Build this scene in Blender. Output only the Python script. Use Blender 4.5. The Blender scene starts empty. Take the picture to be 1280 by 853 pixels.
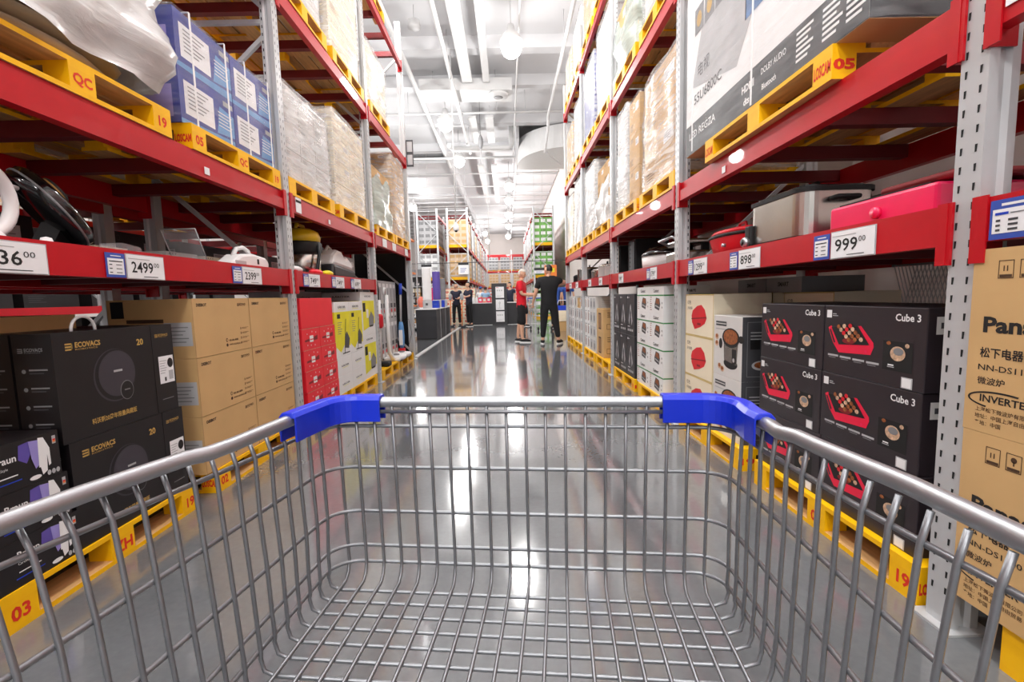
import bpy, math, random
from mathutils import Vector, Matrix
random.seed(7)
SC = bpy.context.scene
COL = SC.collection
# ------------------------------------------------------------------ camera
F = 580.0; CX, CY = 640.0, 426.5; H = 1.1
fy = Vector(((634-CX)/F, -(370-CY)/F, -1.0)).normalized()
up = -Vector(((791-CX)/F, -(6400-CY)/F, -1.0)).normalized()
up = (up - fy*up.dot(fy)).normalized()
xr = fy.cross(up)
cam_d = bpy.data.cameras.new('camera'); cam = bpy.data.objects.new('camera', cam_d); COL.objects.link(cam)
cam_d.sensor_width = 36.0; cam_d.lens = F/1280*36.0; cam_d.clip_start = 0.02; cam_d.clip_end = 200
R3 = Matrix((xr, fy, up))
cam.matrix_world = Matrix.Translation((0, 0, H)) @ R3.to_4x4()
SC.camera = cam
# ------------------------------------------------------------------ world + exposure
W = bpy.data.worlds.new('world'); SC.world = W; W.use_nodes = True
W.node_tree.nodes['Background'].inputs[0].default_value = (1, 1, 1, 1)
W.node_tree.nodes['Background'].inputs[1].default_value = 0.4
SC.view_settings.view_transform = 'Standard'; SC.view_settings.look = 'None'
SC.view_settings.gamma = 1; SC.view_settings.use_curve_mapping = False
SC.view_settings.exposure = 0.82
LAMP_POWER = 150.0
LAMP_POS = [(0.25, y) for y in (-9.0, -4.5, 0.0, 5.0, 11.65, 25.8, 29.6, 34.6, 40.2, 47.0)] + \
           [(-1.95, y) for y in (-11.0, -6.5, -2.0, 2.6, 7.4, 16.5, 20.9, 44.5, 50.5)] + \
           [(-6.0, y) for y in (-3.0, 3.5, 10.0, 18.0, 27.6, 31.0)] + [(-10.0, y) for y in (-5.0, 7.0, 19.0)]  # farthest lamps of the two aisle rows are added to brighten the back wall
# ------------------------------------------------------------------ helpers
def lin(c):
    return tuple(((v/255)/12.92 if v/255 <= 0.04045 else ((v/255+0.055)/1.055)**2.4) for v in c)
MATS = {}
def mat(name, rgb, rough=0.5, metal=0.0, var=0.08, scale=6.0, coat=0.0, bump=0.0, spec=0.5, stretch=(1, 1, 1), emit=0.0, alpha=1.0):
    m = bpy.data.materials.new(name); m.use_nodes = True; MATS[name] = m
    nt = m.node_tree; N = nt.nodes; L = nt.links; b = N['Principled BSDF']
    c = lin(rgb)
    b.inputs['Roughness'].default_value = rough; b.inputs['Metallic'].default_value = metal
    b.inputs['Coat Weight'].default_value = coat; b.inputs['Specular IOR Level'].default_value = spec
    tc = N.new('ShaderNodeTexCoord'); mp = N.new('ShaderNodeMapping'); mp.inputs['Scale'].default_value = stretch
    nz = N.new('ShaderNodeTexNoise'); nz.inputs['Scale'].default_value = scale; nz.inputs['Detail'].default_value = 4
    L.new(tc.outputs['Object'], mp.inputs[0]); L.new(mp.outputs[0], nz.inputs['Vector'])
    rp = N.new('ShaderNodeValToRGB')
    rp.color_ramp.elements[0].position = 0.3; rp.color_ramp.elements[1].position = 0.7
    rp.color_ramp.elements[0].color = tuple(v*(1-var) for v in c)+(1,)
    rp.color_ramp.elements[1].color = tuple(min(1, v*(1+var)) for v in c)+(1,)
    L.new(nz.outputs['Fac'], rp.inputs[0]); L.new(rp.outputs[0], b.inputs['Base Color'])
    if bump:
        bp = N.new('ShaderNodeBump'); bp.inputs['Strength'].default_value = bump; bp.inputs['Distance'].default_value = 0.02
        L.new(nz.outputs['Fac'], bp.inputs['Height']); L.new(bp.outputs[0], b.inputs['Normal'])
    if emit:
        b.inputs['Emission Color'].default_value = c+(1,); b.inputs['Emission Strength'].default_value = emit
    if alpha < 1: b.inputs['Alpha'].default_value = alpha
    return m
mat('beam_red', (190, 8, 26), 0.42, var=0.05, coat=0.2, spec=0.35)
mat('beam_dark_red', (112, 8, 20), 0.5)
mat('post_grey', (196, 198, 200), 0.38, metal=0.25, var=0.04)
mat('slot_black', (14, 14, 16), 0.8)
mat('pallet_yellow', (255, 190, 0), 0.5, var=0.07, scale=9, spec=0.3)
mat('pallet_wood', (205, 160, 105), 0.8, var=0.2, scale=5, stretch=(1, 8, 8))
mat('stamp_red', (222, 44, 20), 0.7, var=0.1)
mat('sack_tan', (196, 176, 148), 0.7, var=0.12)
mat('pale_kraft', (214, 188, 162), 0.7, var=0.1)
mat('kraft', (205, 166, 112), 0.75, var=0.05, scale=4)
mat('kraft_dark', (150, 108, 70), 0.8, var=0.08)
mat('tape', (196, 160, 110), 0.25)
mat('print_brown', (74, 50, 30), 0.8)
mat('print_black', (26, 24, 24), 0.7)
mat('box_black', (24, 20, 23), 0.42, var=0.12)
mat('box_dark', (42, 35, 41), 0.4, var=0.1)
mat('gold', (196, 158, 84), 0.4)
mat('sphere_dark', (64, 60, 68), 0.3)
mat('white', (236, 236, 236), 0.5, var=0.02)
mat('offwhite', (215, 213, 210), 0.6, var=0.03)
mat('cream', (238, 226, 200), 0.55, var=0.03)
mat('cream_edge', (206, 182, 120), 0.6)
mat('red', (214, 24, 40), 0.4)
mat('bright_red', (238, 30, 48), 0.45, var=0.03)
mat('dark_red', (130, 14, 24), 0.5)
mat('pink', (236, 30, 92), 0.3, coat=0.3)
mat('grill_red', (232, 24, 66), 0.4)
mat('yellow_print', (236, 226, 30), 0.5)
mat('vac_yellow', (226, 190, 20), 0.35, coat=0.3)
mat('grey', (128, 128, 130), 0.5)
mat('light_grey', (180, 180, 182), 0.5)
mat('dark_grey', (66, 66, 70), 0.5)
mat('charcoal', (44, 44, 48), 0.45)
mat('black_gloss', (14, 14, 16), 0.12, coat=0.5)
mat('black', (16, 16, 18), 0.6)
mat('steel', (200, 196, 190), 0.24, metal=1.0)
mat('chrome', (172, 174, 178), 0.36, metal=0.8, var=0.04)
mat('cart_wire', (136, 138, 142), 0.36, metal=0.7, var=0.08, scale=60)
mat('guard_blue', (16, 48, 205), 0.34, var=0.04, coat=0.2)
mat('blue', (24, 62, 190), 0.4)
mat('card_blue', (58, 86, 176), 0.35)
mat('tv_blue', (70, 110, 160), 0.4, var=0.6, scale=5, stretch=(1, 1, 3))
mat('box_blue', (28, 44, 142), 0.35, var=0.1)
mat('sky_blue', (96, 150, 205), 0.4)
mat('lavender', (150, 138, 205), 0.5)
mat('purple', (92, 76, 160), 0.5)
mat('green', (60, 140, 74), 0.5)
mat('load_green', (110, 170, 80), 0.6, var=0.4, scale=3)
mat('food_brown', (150, 84, 40), 0.6, var=0.5, scale=60)
mat('food_pale', (206, 170, 140), 0.6, var=0.4, scale=60)
mat('wood_tan', (196, 150, 96), 0.7, var=0.2)
mat('ceiling_white', (200, 200, 202), 0.8, var=0.02, scale=1)
mat('duct_white', (206, 206, 206), 0.55, var=0.02)
mat('wall_paint', (222, 214, 210), 0.8, var=0.03, scale=1)
mat('skin', (222, 172, 144), 0.5, var=0.06, scale=20)
mat('hair_black', (22, 18, 18), 0.5)
mat('hair_grey', (214, 206, 196), 0.6)
mat('cloth_red', (222, 20, 44), 0.8, var=0.08)
mat('cloth_black', (20, 20, 23), 0.85, var=0.12)
mat('cloth_white', (228, 228, 232), 0.85)
mat('cloth_blue', (50, 84, 160), 0.85)
mat('cloth_lightblue', (150, 182, 214), 0.85)
mat('cloth_navy', (42, 44, 62), 0.85)
mat('coral', (240, 130, 110), 0.6)
mat('magenta', (220, 40, 110), 0.6)
mat('orange', (236, 130, 50), 0.5)
mat('rubber', (40, 40, 42), 0.7)
mat('copper', (186, 104, 70), 0.3, metal=0.8)
mat('paper', (240, 240, 242), 0.5, var=0.01)
mat('tile_strip', (205, 205, 206), 0.3, var=0.04)
mat('lamp_glow', (255, 252, 248), 0.5, emit=6.0)

def floor_material():
    m = bpy.data.materials.new('polished_concrete'); m.use_nodes = True; MATS['floor'] = m
    nt = m.node_tree; N = nt.nodes; L = nt.links; b = N['Principled BSDF']
    tc = N.new('ShaderNodeTexCoord')
    n1 = N.new('ShaderNodeTexNoise'); n1.inputs['Scale'].default_value = 1.3; n1.inputs['Detail'].default_value = 8
    n2 = N.new('ShaderNodeTexNoise'); n2.inputs['Scale'].default_value = 42; n2.inputs['Detail'].default_value = 5
    n3 = N.new('ShaderNodeTexNoise'); n3.inputs['Scale'].default_value = 5; n3.inputs['Detail'].default_value = 6
    for n in (n1, n2, n3): L.new(tc.outputs['Object'], n.inputs['Vector'])
    mx = N.new('ShaderNodeMix'); mx.data_type = 'FLOAT'; mx.inputs[0].default_value = 0.25
    L.new(n1.outputs['Fac'], mx.inputs[2]); L.new(n2.outputs['Fac'], mx.inputs[3])
    rp = N.new('ShaderNodeValToRGB')
    rp.color_ramp.elements[0].position = 0.3; rp.color_ramp.elements[0].color = lin((94, 97, 100))+(1,)
    rp.color_ramp.elements[1].position = 0.72; rp.color_ramp.elements[1].color = lin((124, 127, 130))+(1,)
    L.new(mx.outputs[0], rp.inputs[0]); L.new(rp.outputs[0], b.inputs['Base Color'])
    mr = N.new('ShaderNodeMapRange'); mr.inputs['To Min'].default_value = 0.06; mr.inputs['To Max'].default_value = 0.17
    L.new(n3.outputs['Fac'], mr.inputs['Value']); L.new(mr.outputs[0], b.inputs['Roughness'])
    b.inputs['Specular IOR Level'].default_value = 1.0; b.inputs['Coat Weight'].default_value = 0.6; b.inputs['Coat Roughness'].default_value = 0.05
    bp = N.new('ShaderNodeBump'); bp.inputs['Strength'].default_value = 0.02; bp.inputs['Distance'].default_value = 0.01
    L.new(n3.outputs['Fac'], bp.inputs['Height']); L.new(bp.outputs[0], b.inputs['Normal'])
floor_material()

def film_material(name, lo, hi, tint=(238, 240, 242), stretch=(2.5, 2.5, 16), rot=0.12):
    m = bpy.data.materials.new(name); m.use_nodes = True; MATS[name] = m
    nt = m.node_tree; N = nt.nodes; L = nt.links; b = N['Principled BSDF']; out = N['Material Output']
    b.inputs['Base Color'].default_value = lin(tint)+(1,); b.inputs['Roughness'].default_value = 0.16
    b.inputs['Specular IOR Level'].default_value = 0.8
    tc = N.new('ShaderNodeTexCoord'); mp = N.new('ShaderNodeMapping'); mp.inputs['Scale'].default_value = stretch
    mp.inputs['Rotation'].default_value = (rot, rot, 0)
    nz = N.new('ShaderNodeTexNoise'); nz.inputs['Scale'].default_value = 1.6; nz.inputs['Detail'].default_value = 7
    nz.inputs['Distortion'].default_value = 0.6
    L.new(tc.outputs['Object'], mp.inputs[0]); L.new(mp.outputs[0], nz.inputs['Vector'])
    bp = N.new('ShaderNodeBump'); bp.inputs['Strength'].default_value = 0.32; bp.inputs['Distance'].default_value = 0.03
    L.new(nz.outputs['Fac'], bp.inputs['Height']); L.new(bp.outputs[0], b.inputs['Normal'])
    mr = N.new('ShaderNodeMapRange'); mr.inputs['From Min'].default_value = 0.25; mr.inputs['From Max'].default_value = 0.68
    mr.inputs['To Min'].default_value = lo; mr.inputs['To Max'].default_value = hi
    L.new(nz.outputs['Fac'], mr.inputs['Value'])
    tr = N.new('ShaderNodeBsdfTransparent'); ms = N.new('ShaderNodeMixShader')
    L.new(mr.outputs[0], ms.inputs[0]); L.new(tr.outputs[0], ms.inputs[1]); L.new(b.outputs[0], ms.inputs[2])
    L.new(ms.outputs[0], out.inputs['Surface'])
film_material('film', 0.06, 0.5)
film_material('film_clear', 0.0, 0.16)
film_material('film_foil', 0.75, 1.0, tint=(224, 224, 223), stretch=(2, 5, 9), rot=0.7)
film_material('film_green', 0.5, 0.95, tint=(190, 204, 196), stretch=(3, 3, 20), rot=0.5)
film_material('acrylic', 0.12, 0.25, stretch=(1, 1, 1))

TEXTS = {}
def textmesh(s, bold=0.0):
    k = (s, bold)
    if k not in TEXTS:
        c = bpy.data.curves.new('t', 'FONT'); c.body = s; c.resolution_u = 2; c.offset = bold
        o = bpy.data.objects.new('t', c); COL.objects.link(o)
        dg = bpy.context.evaluated_depsgraph_get()
        me = bpy.data.meshes.new_from_object(o.evaluated_get(dg))
        vs = [(v.co.x, v.co.y) for v in me.vertices]; fs = [tuple(p.vertices) for p in me.polygons]
        bpy.data.objects.remove(o); bpy.data.curves.remove(c); bpy.data.meshes.remove(me)
        if vs:
            x0 = min(v[0] for v in vs); x1 = max(v[0] for v in vs); y0 = min(v[1] for v in vs); y1 = max(v[1] for v in vs)
            vs = [((x-x0), (y-y0)) for x, y in vs]
            TEXTS[k] = (vs, fs, x1-x0, y1-y0)
        else: TEXTS[k] = ([], [], 1, 1)
    return TEXTS[k]

class MB:
    def __init__(s): s.v = []; s.f = []; s.fm = []; s.fs = []; s.mats = []
    def mi(s, m):
        if m not in s.mats: s.mats.append(m)
        return s.mats.index(m)
    def face(s, pts, m, smooth=False):
        n = len(s.v); s.v += [tuple(p) for p in pts]; s.f.append(tuple(range(n, n+len(pts)))); s.fm.append(s.mi(m)); s.fs.append(smooth)
    def mesh(s, vs, fs, m, smooth=False):
        n = len(s.v); s.v += [tuple(p) for p in vs]; i = s.mi(m)
        for f in fs: s.f.append(tuple(a+n for a in f)); s.fm.append(i); s.fs.append(smooth)
    def box(s, x0, x1, y0, y1, z0, z1, m, top=None, bot=None):
        V = [(x0, y0, z0), (x1, y0, z0), (x1, y1, z0), (x0, y1, z0), (x0, y0, z1), (x1, y0, z1), (x1, y1, z1), (x0, y1, z1)]
        n = len(s.v); s.v += V
        for f, mm in (((0, 3, 2, 1), bot or m), ((4, 5, 6, 7), top or m), ((0, 1, 5, 4), m), ((1, 2, 6, 5), m), ((2, 3, 7, 6), m), ((3, 0, 4, 7), m)):
            s.f.append(tuple(a+n for a in f)); s.fm.append(s.mi(mm)); s.fs.append(False)
    def bar(s, p0, p1, w, h, m):          # square bar between two points
        p0 = Vector(p0); p1 = Vector(p1); d = (p1-p0).normalized()
        a = d.cross(Vector((0, 0, 1)));  a = Vector((1, 0, 0)) if a.length < 1e-4 else a.normalized()
        b = a.cross(d)
        V = []
        for p in (p0, p1):
            for i, j in ((-1, -1), (1, -1), (1, 1), (-1, 1)): V.append(p+a*i*w/2+b*j*h/2)
        s.mesh(V, [(3, 2, 1, 0), (4, 5, 6, 7), (0, 1, 5, 4), (1, 2, 6, 5), (2, 3, 7, 6), (3, 0, 4, 7)], m)
    def tube(s, pts, r, m, seg=8, closed=False, caps=True, smooth=True):
        P = [Vector(p) for p in pts]; n = len(P); base = len(s.v); i = s.mi(m)
        prev = None
        for k, p in enumerate(P):
            if closed: t = (P[(k+1) % n]-P[k-1])
            else: t = P[min(k+1, n-1)]-P[max(k-1, 0)]
            t.normalize()
            if prev is None:
                a = t.cross(Vector((0, 0, 1)))
                if a.length < 1e-3: a = t.cross(Vector((1, 0, 0)))
                a.normalize()
            else:
                a = prev-t*prev.dot(t)
                if a.length < 1e-5: a = t.cross(Vector((0, 0, 1)))
                a.normalize()
            prev = a; b = t.cross(a)
            rr = r[k] if isinstance(r, (list, tuple)) else r
            for q in range(seg):
                an = 2*math.pi*q/seg; s.v.append(tuple(p+a*math.cos(an)*rr+b*math.sin(an)*rr))
        for k in range(n if closed else n-1):
            k2 = (k+1) % n
            for q in range(seg):
                q2 = (q+1) % seg
                s.f.append((base+k*seg+q, base+k*seg+q2, base+k2*seg+q2, base+k2*seg+q)); s.fm.append(i); s.fs.append(smooth)
        if caps and not closed:
            s.f.append(tuple(base+q for q in range(seg))[::-1]); s.fm.append(i); s.fs.append(False)
            s.f.append(tuple(base+(n-1)*seg+q for q in range(seg))); s.fm.append(i); s.fs.append(False)
    def lathe(s, prof, m, c=(0, 0, 0), seg=20, sx=1, sy=1, smooth=True):
        base = len(s.v); i = s.mi(m)
        for r, z in prof:
            for q in range(seg):
                a = 2*math.pi*q/seg; s.v.append((c[0]+r*math.cos(a)*sx, c[1]+r*math.sin(a)*sy, c[2]+z))
        for k in range(len(prof)-1):
            for q in range(seg):
                q2 = (q+1) % seg
                s.f.append((base+k*seg+q, base+k*seg+q2, base+(k+1)*seg+q2, base+(k+1)*seg+q)); s.fm.append(i); s.fs.append(smooth)
        for k, rev in ((0, True), (len(prof)-1, False)):
            if prof[k][0] > 1e-5:
                f = tuple(base+k*seg+q for q in range(seg)); s.f.append(f[::-1] if rev else f); s.fm.append(i); s.fs.append(False)
    def ball(s, c, rx, ry, rz, m, seg=14, rings=8):
        prof = [(max(1e-6, math.sin(math.pi*k/rings)), -math.cos(math.pi*k/rings)*rz) for k in range(rings+1)]
        s.lathe(prof, m, c, seg, rx, ry)
    def prism(s, pts, m, axis, a0, a1, capm=None):   # polygon in the two other axes, extruded
        def P(u, w, t): return {'x': (t, u, w), 'y': (u, t, w), 'z': (u, w, t)}[axis]
        n = len(pts); b = len(s.v); s.v += [P(u, w, a0) for u, w in pts]+[P(u, w, a1) for u, w in pts]
        i = s.mi(m); ic = s.mi(capm or m)
        for k in range(n):
            k2 = (k+1) % n; s.f.append((b+k, b+k2, b+n+k2, b+n+k)); s.fm.append(i); s.fs.append(False)
        s.f.append(tuple(b+k for k in range(n))[::-1]); s.fm.append(ic); s.fs.append(False)
        s.f.append(tuple(b+n+k for k in range(n))); s.fm.append(ic); s.fs.append(False)
    def me(s, name):
        m = bpy.data.meshes.new(name); m.from_pydata(s.v, [], s.f)
        for k in s.mats: m.materials.append(MATS[k])
        m.polygons.foreach_set('material_index', s.fm); m.polygons.foreach_set('use_smooth', s.fs); m.update()
        return m

class Face:
    """a flat printed side of a box: s runs right, t runs up, n points out"""
    def __init__(s, mb, o, ex, ez, w, h):
        s.mb = mb; s.o = Vector(o); s.ex = Vector(ex); s.ez = Vector(ez); s.n = s.ex.cross(s.ez); s.w = w; s.h = h
    def P(s, a, b, l): return s.o+s.ex*a+s.ez*b+s.n*(0.0008*l)
    def rect(s, a0, a1, b0, b1, m, l=1): s.mb.face([s.P(a0, b0, l), s.P(a1, b0, l), s.P(a1, b1, l), s.P(a0, b1, l)], m)
    def poly(s, pts, m, l=1): s.mb.face([s.P(a, b, l) for a, b in pts], m)
    def ell(s, a, b, ra, rb, m, l=1, n=20): s.poly([(a+ra*math.cos(2*math.pi*k/n), b+rb*math.sin(2*math.pi*k/n)) for k in range(n)], m, l)
    def frame(s, a0, a1, b0, b1, t, m, l=1):
        s.rect(a0, a1, b0, b0+t, m, l); s.rect(a0, a1, b1-t, b1, m, l); s.rect(a0, a0+t, b0, b1, m, l); s.rect(a1-t, a1, b0, b1, m, l)
    def text(s, st, a, b, h, m, l=1, bold=0.0, w=None, align='l'):
        vs, fs, tw, th = textmesh(st, bold)
        k = h/th; kx = (w/tw) if w else k; W_ = tw*kx
        a -= {'l': 0, 'c': W_/2, 'r': W_}[align]
        s.mb.mesh([s.P(a+x*kx, b+y*k, l) for x, y in vs], fs, m)
    def lines(s, a, b, w, n, dh, m, l=1, th=0.3):
        for i in range(n):
            s.rect(a, a+w*(1-0.3*((i*7) % 3)/2), b-i*dh, b-i*dh+dh*th, m, l)
def box_faces(mb, w, d, h, m, top=None):
    """box of width w (x), depth d (y), front at y=-d/2; returns front, right, left, back faces"""
    mb.box(-w/2, w/2, -d/2, d/2, 0, h, m, top=top)
    return (Face(mb, (-w/2, -d/2, 0), (1, 0, 0), (0, 0, 1), w, h), Face(mb, (w/2, -d/2, 0), (0, 1, 0), (0, 0, 1), d, h),
            Face(mb, (-w/2, d/2, 0), (0, -1, 0), (0, 0, 1), d, h))

def link(name, data, parent=None, loc=(0, 0, 0), rz=0.0, bevel=0.0):
    o = bpy.data.objects.new(name, data); COL.objects.link(o); o.location = loc; o.rotation_euler = (0, 0, rz)
    if parent: o.parent = parent
    if bevel:
        b = o.modifiers.new('bevel', 'BEVEL'); b.width = bevel; b.segments = 2; b.limit_method = 'ANGLE'; b.angle_limit = 0.8
    return o
LABELS = set()
def tag(o, label, cat, group=None, kind=None):
    if label in LABELS and not group: print('DUP LABEL', label)
    LABELS.add(label)
    o['label'] = label; o['category'] = cat
    if group: o['group'] = group
    if kind: o['kind'] = kind
    return o
def T(name, label, cat, loc=(0, 0, 0), rz=0.0, group=None):
    o = bpy.data.objects.new(name, None); COL.objects.link(o); o.location = loc; o.rotation_euler = (0, 0, rz); o.empty_display_size = 0.1
    return tag(o, label, cat, group)
def part(name, mb, parent, loc=(0, 0, 0), rz=0.0, bevel=0.0, label=None):
    o = link(name, mb.me(name) if isinstance(mb, MB) else mb, parent, loc, rz, bevel)
    if label: o['label'] = label
    return o
def solo(name, mb, label, cat, loc=(0, 0, 0), rz=0.0, group=None, bevel=0.0):
    return tag(link(name, mb.me(name) if isinstance(mb, MB) else mb, None, loc, rz, bevel), label, cat, group)
def struct(name, mb, loc=(0, 0, 0)):
    o = link(name, mb.me(name), None, loc); o['kind'] = 'structure'; return o
HP = math.pi/2
def side_place(side, Y0, Y1, X, depth):      # thing of length Y1-Y0 whose aisle face is at |x| = X
    s = 1 if side == 'R' else -1
    return (s*(X+depth/2), (Y0+Y1)/2), (-HP if side == 'R' else HP)
from mathutils import noise as MN
# ================================================================== setting
XL, XR = 1.70, 1.38
mb = MB(); mb.face([(-16, -14, 0), (4.2, -14, 0), (4.2, 62, 0), (-16, 62, 0)], 'floor'); struct('floor', mb)
mb = MB(); mb.box(-16, 4.2, -14, 62, 8.3, 8.45, 'ceiling_white')
struct('ceiling', mb)
for i, y in enumerate([-10, -6, -2, 2, 6, 10, 13.6, 15.9, 19.2, 22.6]):
    mb = MB(); mb.box(-16, 4.2, y, y+0.35, 7.95, 8.3, 'ceiling_white'); struct('trim_%d' % (i+1), mb)
k = 11
for i in range(13):                         # slatted soffit both sides of the open strip further back
    y = 24.0+i*2.4
    mb = MB(); mb.box(-16, -2.75, y, y+2.3, 7.8, 7.95, 'ceiling_white'); mb.box(-16, -2.75, y+2.3, y+2.4, 7.7, 7.95, 'ceiling_white'); struct('trim_%d' % k, mb); k += 1
    mb = MB(); mb.box(0.6, 2.95, y, y+2.3, 7.8, 7.95, 'ceiling_white'); mb.box(0.6, 2.95, y+2.3, y+2.4, 7.7, 7.95, 'ceiling_white'); struct('trim_%d' % k, mb); k += 1
for x in (-2.75, 0.55):
    mb = MB(); mb.box(x, x+0.12, 20.0, 55, 7.6, 8.3, 'ceiling_white'); struct('trim_%d' % k, mb); k += 1
mb = MB(); mb.box(-16, 4.2, 55, 55.2, 0, 8.3, 'wall_paint'); mb.box(-9, 4.2, 54.9, 55.0, 5.3, 5.9, 'beam_red'); struct('wall_back', mb)
mb = MB(); mb.box(3.0, 3.2, -14, 55, 0, 8.3, 'wall_paint'); struct('wall_right', mb)
mb = MB(); mb.box(-16.2, -16, -14, 62, 0, 8.3, 'wall_paint'); struct('wall_left', mb)
mb = MB(); mb.box(-1.78, -1.70, 8.6, 18.1, 0, 0.012, 'tile_strip'); mb.box(-1.78, 2.9, 17.75, 17.95, 0, 0.012, 'tile_strip'); struct('trim_%d' % k, mb); k += 1

# ================================================================== ceiling services
t = T('cable_tray', 'wide white cable tray running along the ceiling, left one of the near pair', 'cable tray', (-1.07, 8, 7.75))
mb = MB(); mb.box(-0.16, 0.16, 0, 7.2, 0, 0.09, 'duct_white'); part('tray', mb, t)
for i in range(3):
    mb = MB(); mb.tube([(-0.14, 0.6+i*2.5, 0.09), (-0.14, 0.6+i*2.5, 0.55)], 0.008, 'light_grey', 6); part('hanger_rod', mb, t)
t = T('cable_tray', 'narrow white cable tray along the ceiling, right one of the near pair', 'cable tray', (-0.48, 8, 7.75))
mb = MB(); mb.box(-0.1, 0.1, 0, 7.2, 0, 0.09, 'duct_white'); part('tray', mb, t)
for i in range(3):
    mb = MB(); mb.tube([(0.08, 0.6+i*2.5, 0.09), (0.08, 0.6+i*2.5, 0.55)], 0.008, 'light_grey', 6); part('hanger_rod', mb, t)
for x, y0, y1, lb in ((-1.15, 18.1, 21.0, 'short white cable tray under the ceiling beyond the crosswise duct'), (-0.5, 18.1, 21.0, 'narrow short white cable tray beside the grey hanging hoist'),
                      (-1.2, 24.5, 34, 'white cable tray in the open ceiling strip far down the aisle'), (-0.5, 24.5, 34, 'narrow white cable tray in the far open ceiling strip')):
    mb = MB(); mb.box(-0.15, 0.15, 0, y1-y0, 0, 0.09, 'duct_white'); mb.tube([(0, 0.3, 0.09), (0, 0.3, 0.55)], 0.008, 'light_grey', 6); mb.tube([(0, y1-y0-0.3, 0.09), (0, y1-y0-0.3, 0.55)], 0.008, 'light_grey', 6)
    solo('cable_tray', mb, lb, 'cable tray', (x, y0, 7.75))
mb = MB(); mb.prism([(-2.60, 7.6), (0.32, 7.55), (0.32, 7.94), (-2.60, 7.94)], 'duct_white', 'y', 15.3, 16.2)
for x in (-2.2, -0.2): mb.tube([(x, 15.6, 7.94), (x, 15.6, 8.3)], 0.012, 'light_grey', 6)
t = T('air_duct', 'long rectangular white air duct crossing the aisle with a round diffuser', 'air duct', (0, 0, 0))
t.location = (-1.1, 15.75, 7.55); part('duct_body', mb, t, (1.1, -15.75, -7.55))
mb = MB(); mb.lathe([(0.14, 0), (0.30, 0.02), (0.34, 0.08), (0.30, 0.12)], 'duct_white'); mb.lathe([(0.0001, -0.005), (0.15, -0.004)], 'grey'); part('air_diffuser', mb, t, (0.98, -0.2, -0.12))
# big curved duct on the right
mb = MB(); pts = []
for i in range(13):
    a = math.pi/2*i/12; pts.append((3.0-2.3*math.sin(a)*1.0 if False else 0.65+2.3*(1-math.sin(a)), 20.0+1.8*(1-math.cos(a))*0+(-1.6*math.cos(a))))
outer = [(0.65+2.25*(1-math.sin(math.pi/2*i/12)), 21.6-2.4*math.cos(math.pi/2*i/12)) for i in range(13)]
mb.prism([(2.95, 21.9)]+[(x, y) for x, y in outer]+[(0.65, 22.6), (2.95, 22.6)], 'duct_white', 'z', 7.0, 7.9)
mb.prism([(2.6, 7.9), (2.65, 7.9), (2.65, 8.3), (2.6, 8.3)], 'light_grey', 'y', 22, 22.05)
solo('air_duct', mb, 'huge curved white air duct bulging out above the right rack', 'air duct', (0, 0, 0))
def pipe(name, pts, r, label, m='duct_white', cat='pipe', clamp=True, rod=None):
    o = Vector(pts[0]); mb = MB(); mb.tube([Vector(p)-o for p in pts], r, m, 10)
    if rod:
        for p in rod: mb.tube([Vector(p)-o, Vector((p[0], p[1], 8.3))-o], 0.009, 'light_grey', 6)
    return solo(name, mb, label, cat, o)
pipe('sprinkler_pipe', [(-1.46, -6, 7.4), (-1.46, 21.2, 7.4)], 0.06, 'long white sprinkler pipe running up the left of the aisle', rod=[(-1.46, 9.5, 7.4), (-1.46, 13.3, 7.4), (-1.46, 16.7, 7.4), (-1.46, 20.6, 7.4)])
pipe('sprinkler_pipe', [(1.61, -6, 7.4), (1.61, 17.1, 7.4), (1.61, 17.15, 7.0), (1.6, 18.5, 6.6), (2.3, 19.2, 6.3)], 0.05, 'white sprinkler pipe above the right rack bending down by the curved duct', rod=[(1.61, 9, 7.4), (1.61, 12.5, 7.4), (1.61, 16, 7.4)])
pipe('sprinkler_pipe', [(-8, 17.05, 7.54), (2.8, 17.05, 7.54)], 0.035, 'thin white pipe crossing the aisle just under the box duct', rod=[(-3.3, 17.05, 7.54), (-0.2, 17.05, 7.54), (0.8, 17.05, 7.54)])
pipe('drain_pipe', [(-2.2, 19.5, 7.22), (-2.1, 19.9, 7.2), (0.22, 19.9, 7.2), (0.34, 19.9, 7.32), (0.34, 19.9, 8.2)], 0.11, 'fat white pipe with elbows crossing between the two rows of lamps')
pipe('sprinkler_pipe', [(-8, 22.2, 7.5), (0.55, 22.2, 7.5)], 0.05, 'white pipe crossing behind the curved duct', rod=[(-2, 22.2, 7.5)])
pipe('sprinkler_pipe', [(0.45, 6, 7.6), (0.45, 24, 7.6)], 0.025, 'thin white conduit along the ceiling right of the nearest lamp', rod=[(0.45, 9, 7.6), (0.45, 14.2, 7.6), (0.45, 18.6, 7.6)])
for i in range(7):
    pipe('sprinkler_pipe', [(-9, 25.2+i*2.9, 7.55), (2.9, 25.2+i*2.9, 7.55)], 0.03, 'white branch pipe crossing under the far slatted ceiling, %s' % ['first', 'second', 'third', 'fourth', 'fifth', 'sixth', 'seventh'][i]+' behind the curved duct')
pipe('sprinkler_pipe', [(-2.66, 8, 7.6), (-2.66, 24, 7.6)], 0.07, 'white pipe along the ceiling above the left rack')
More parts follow.
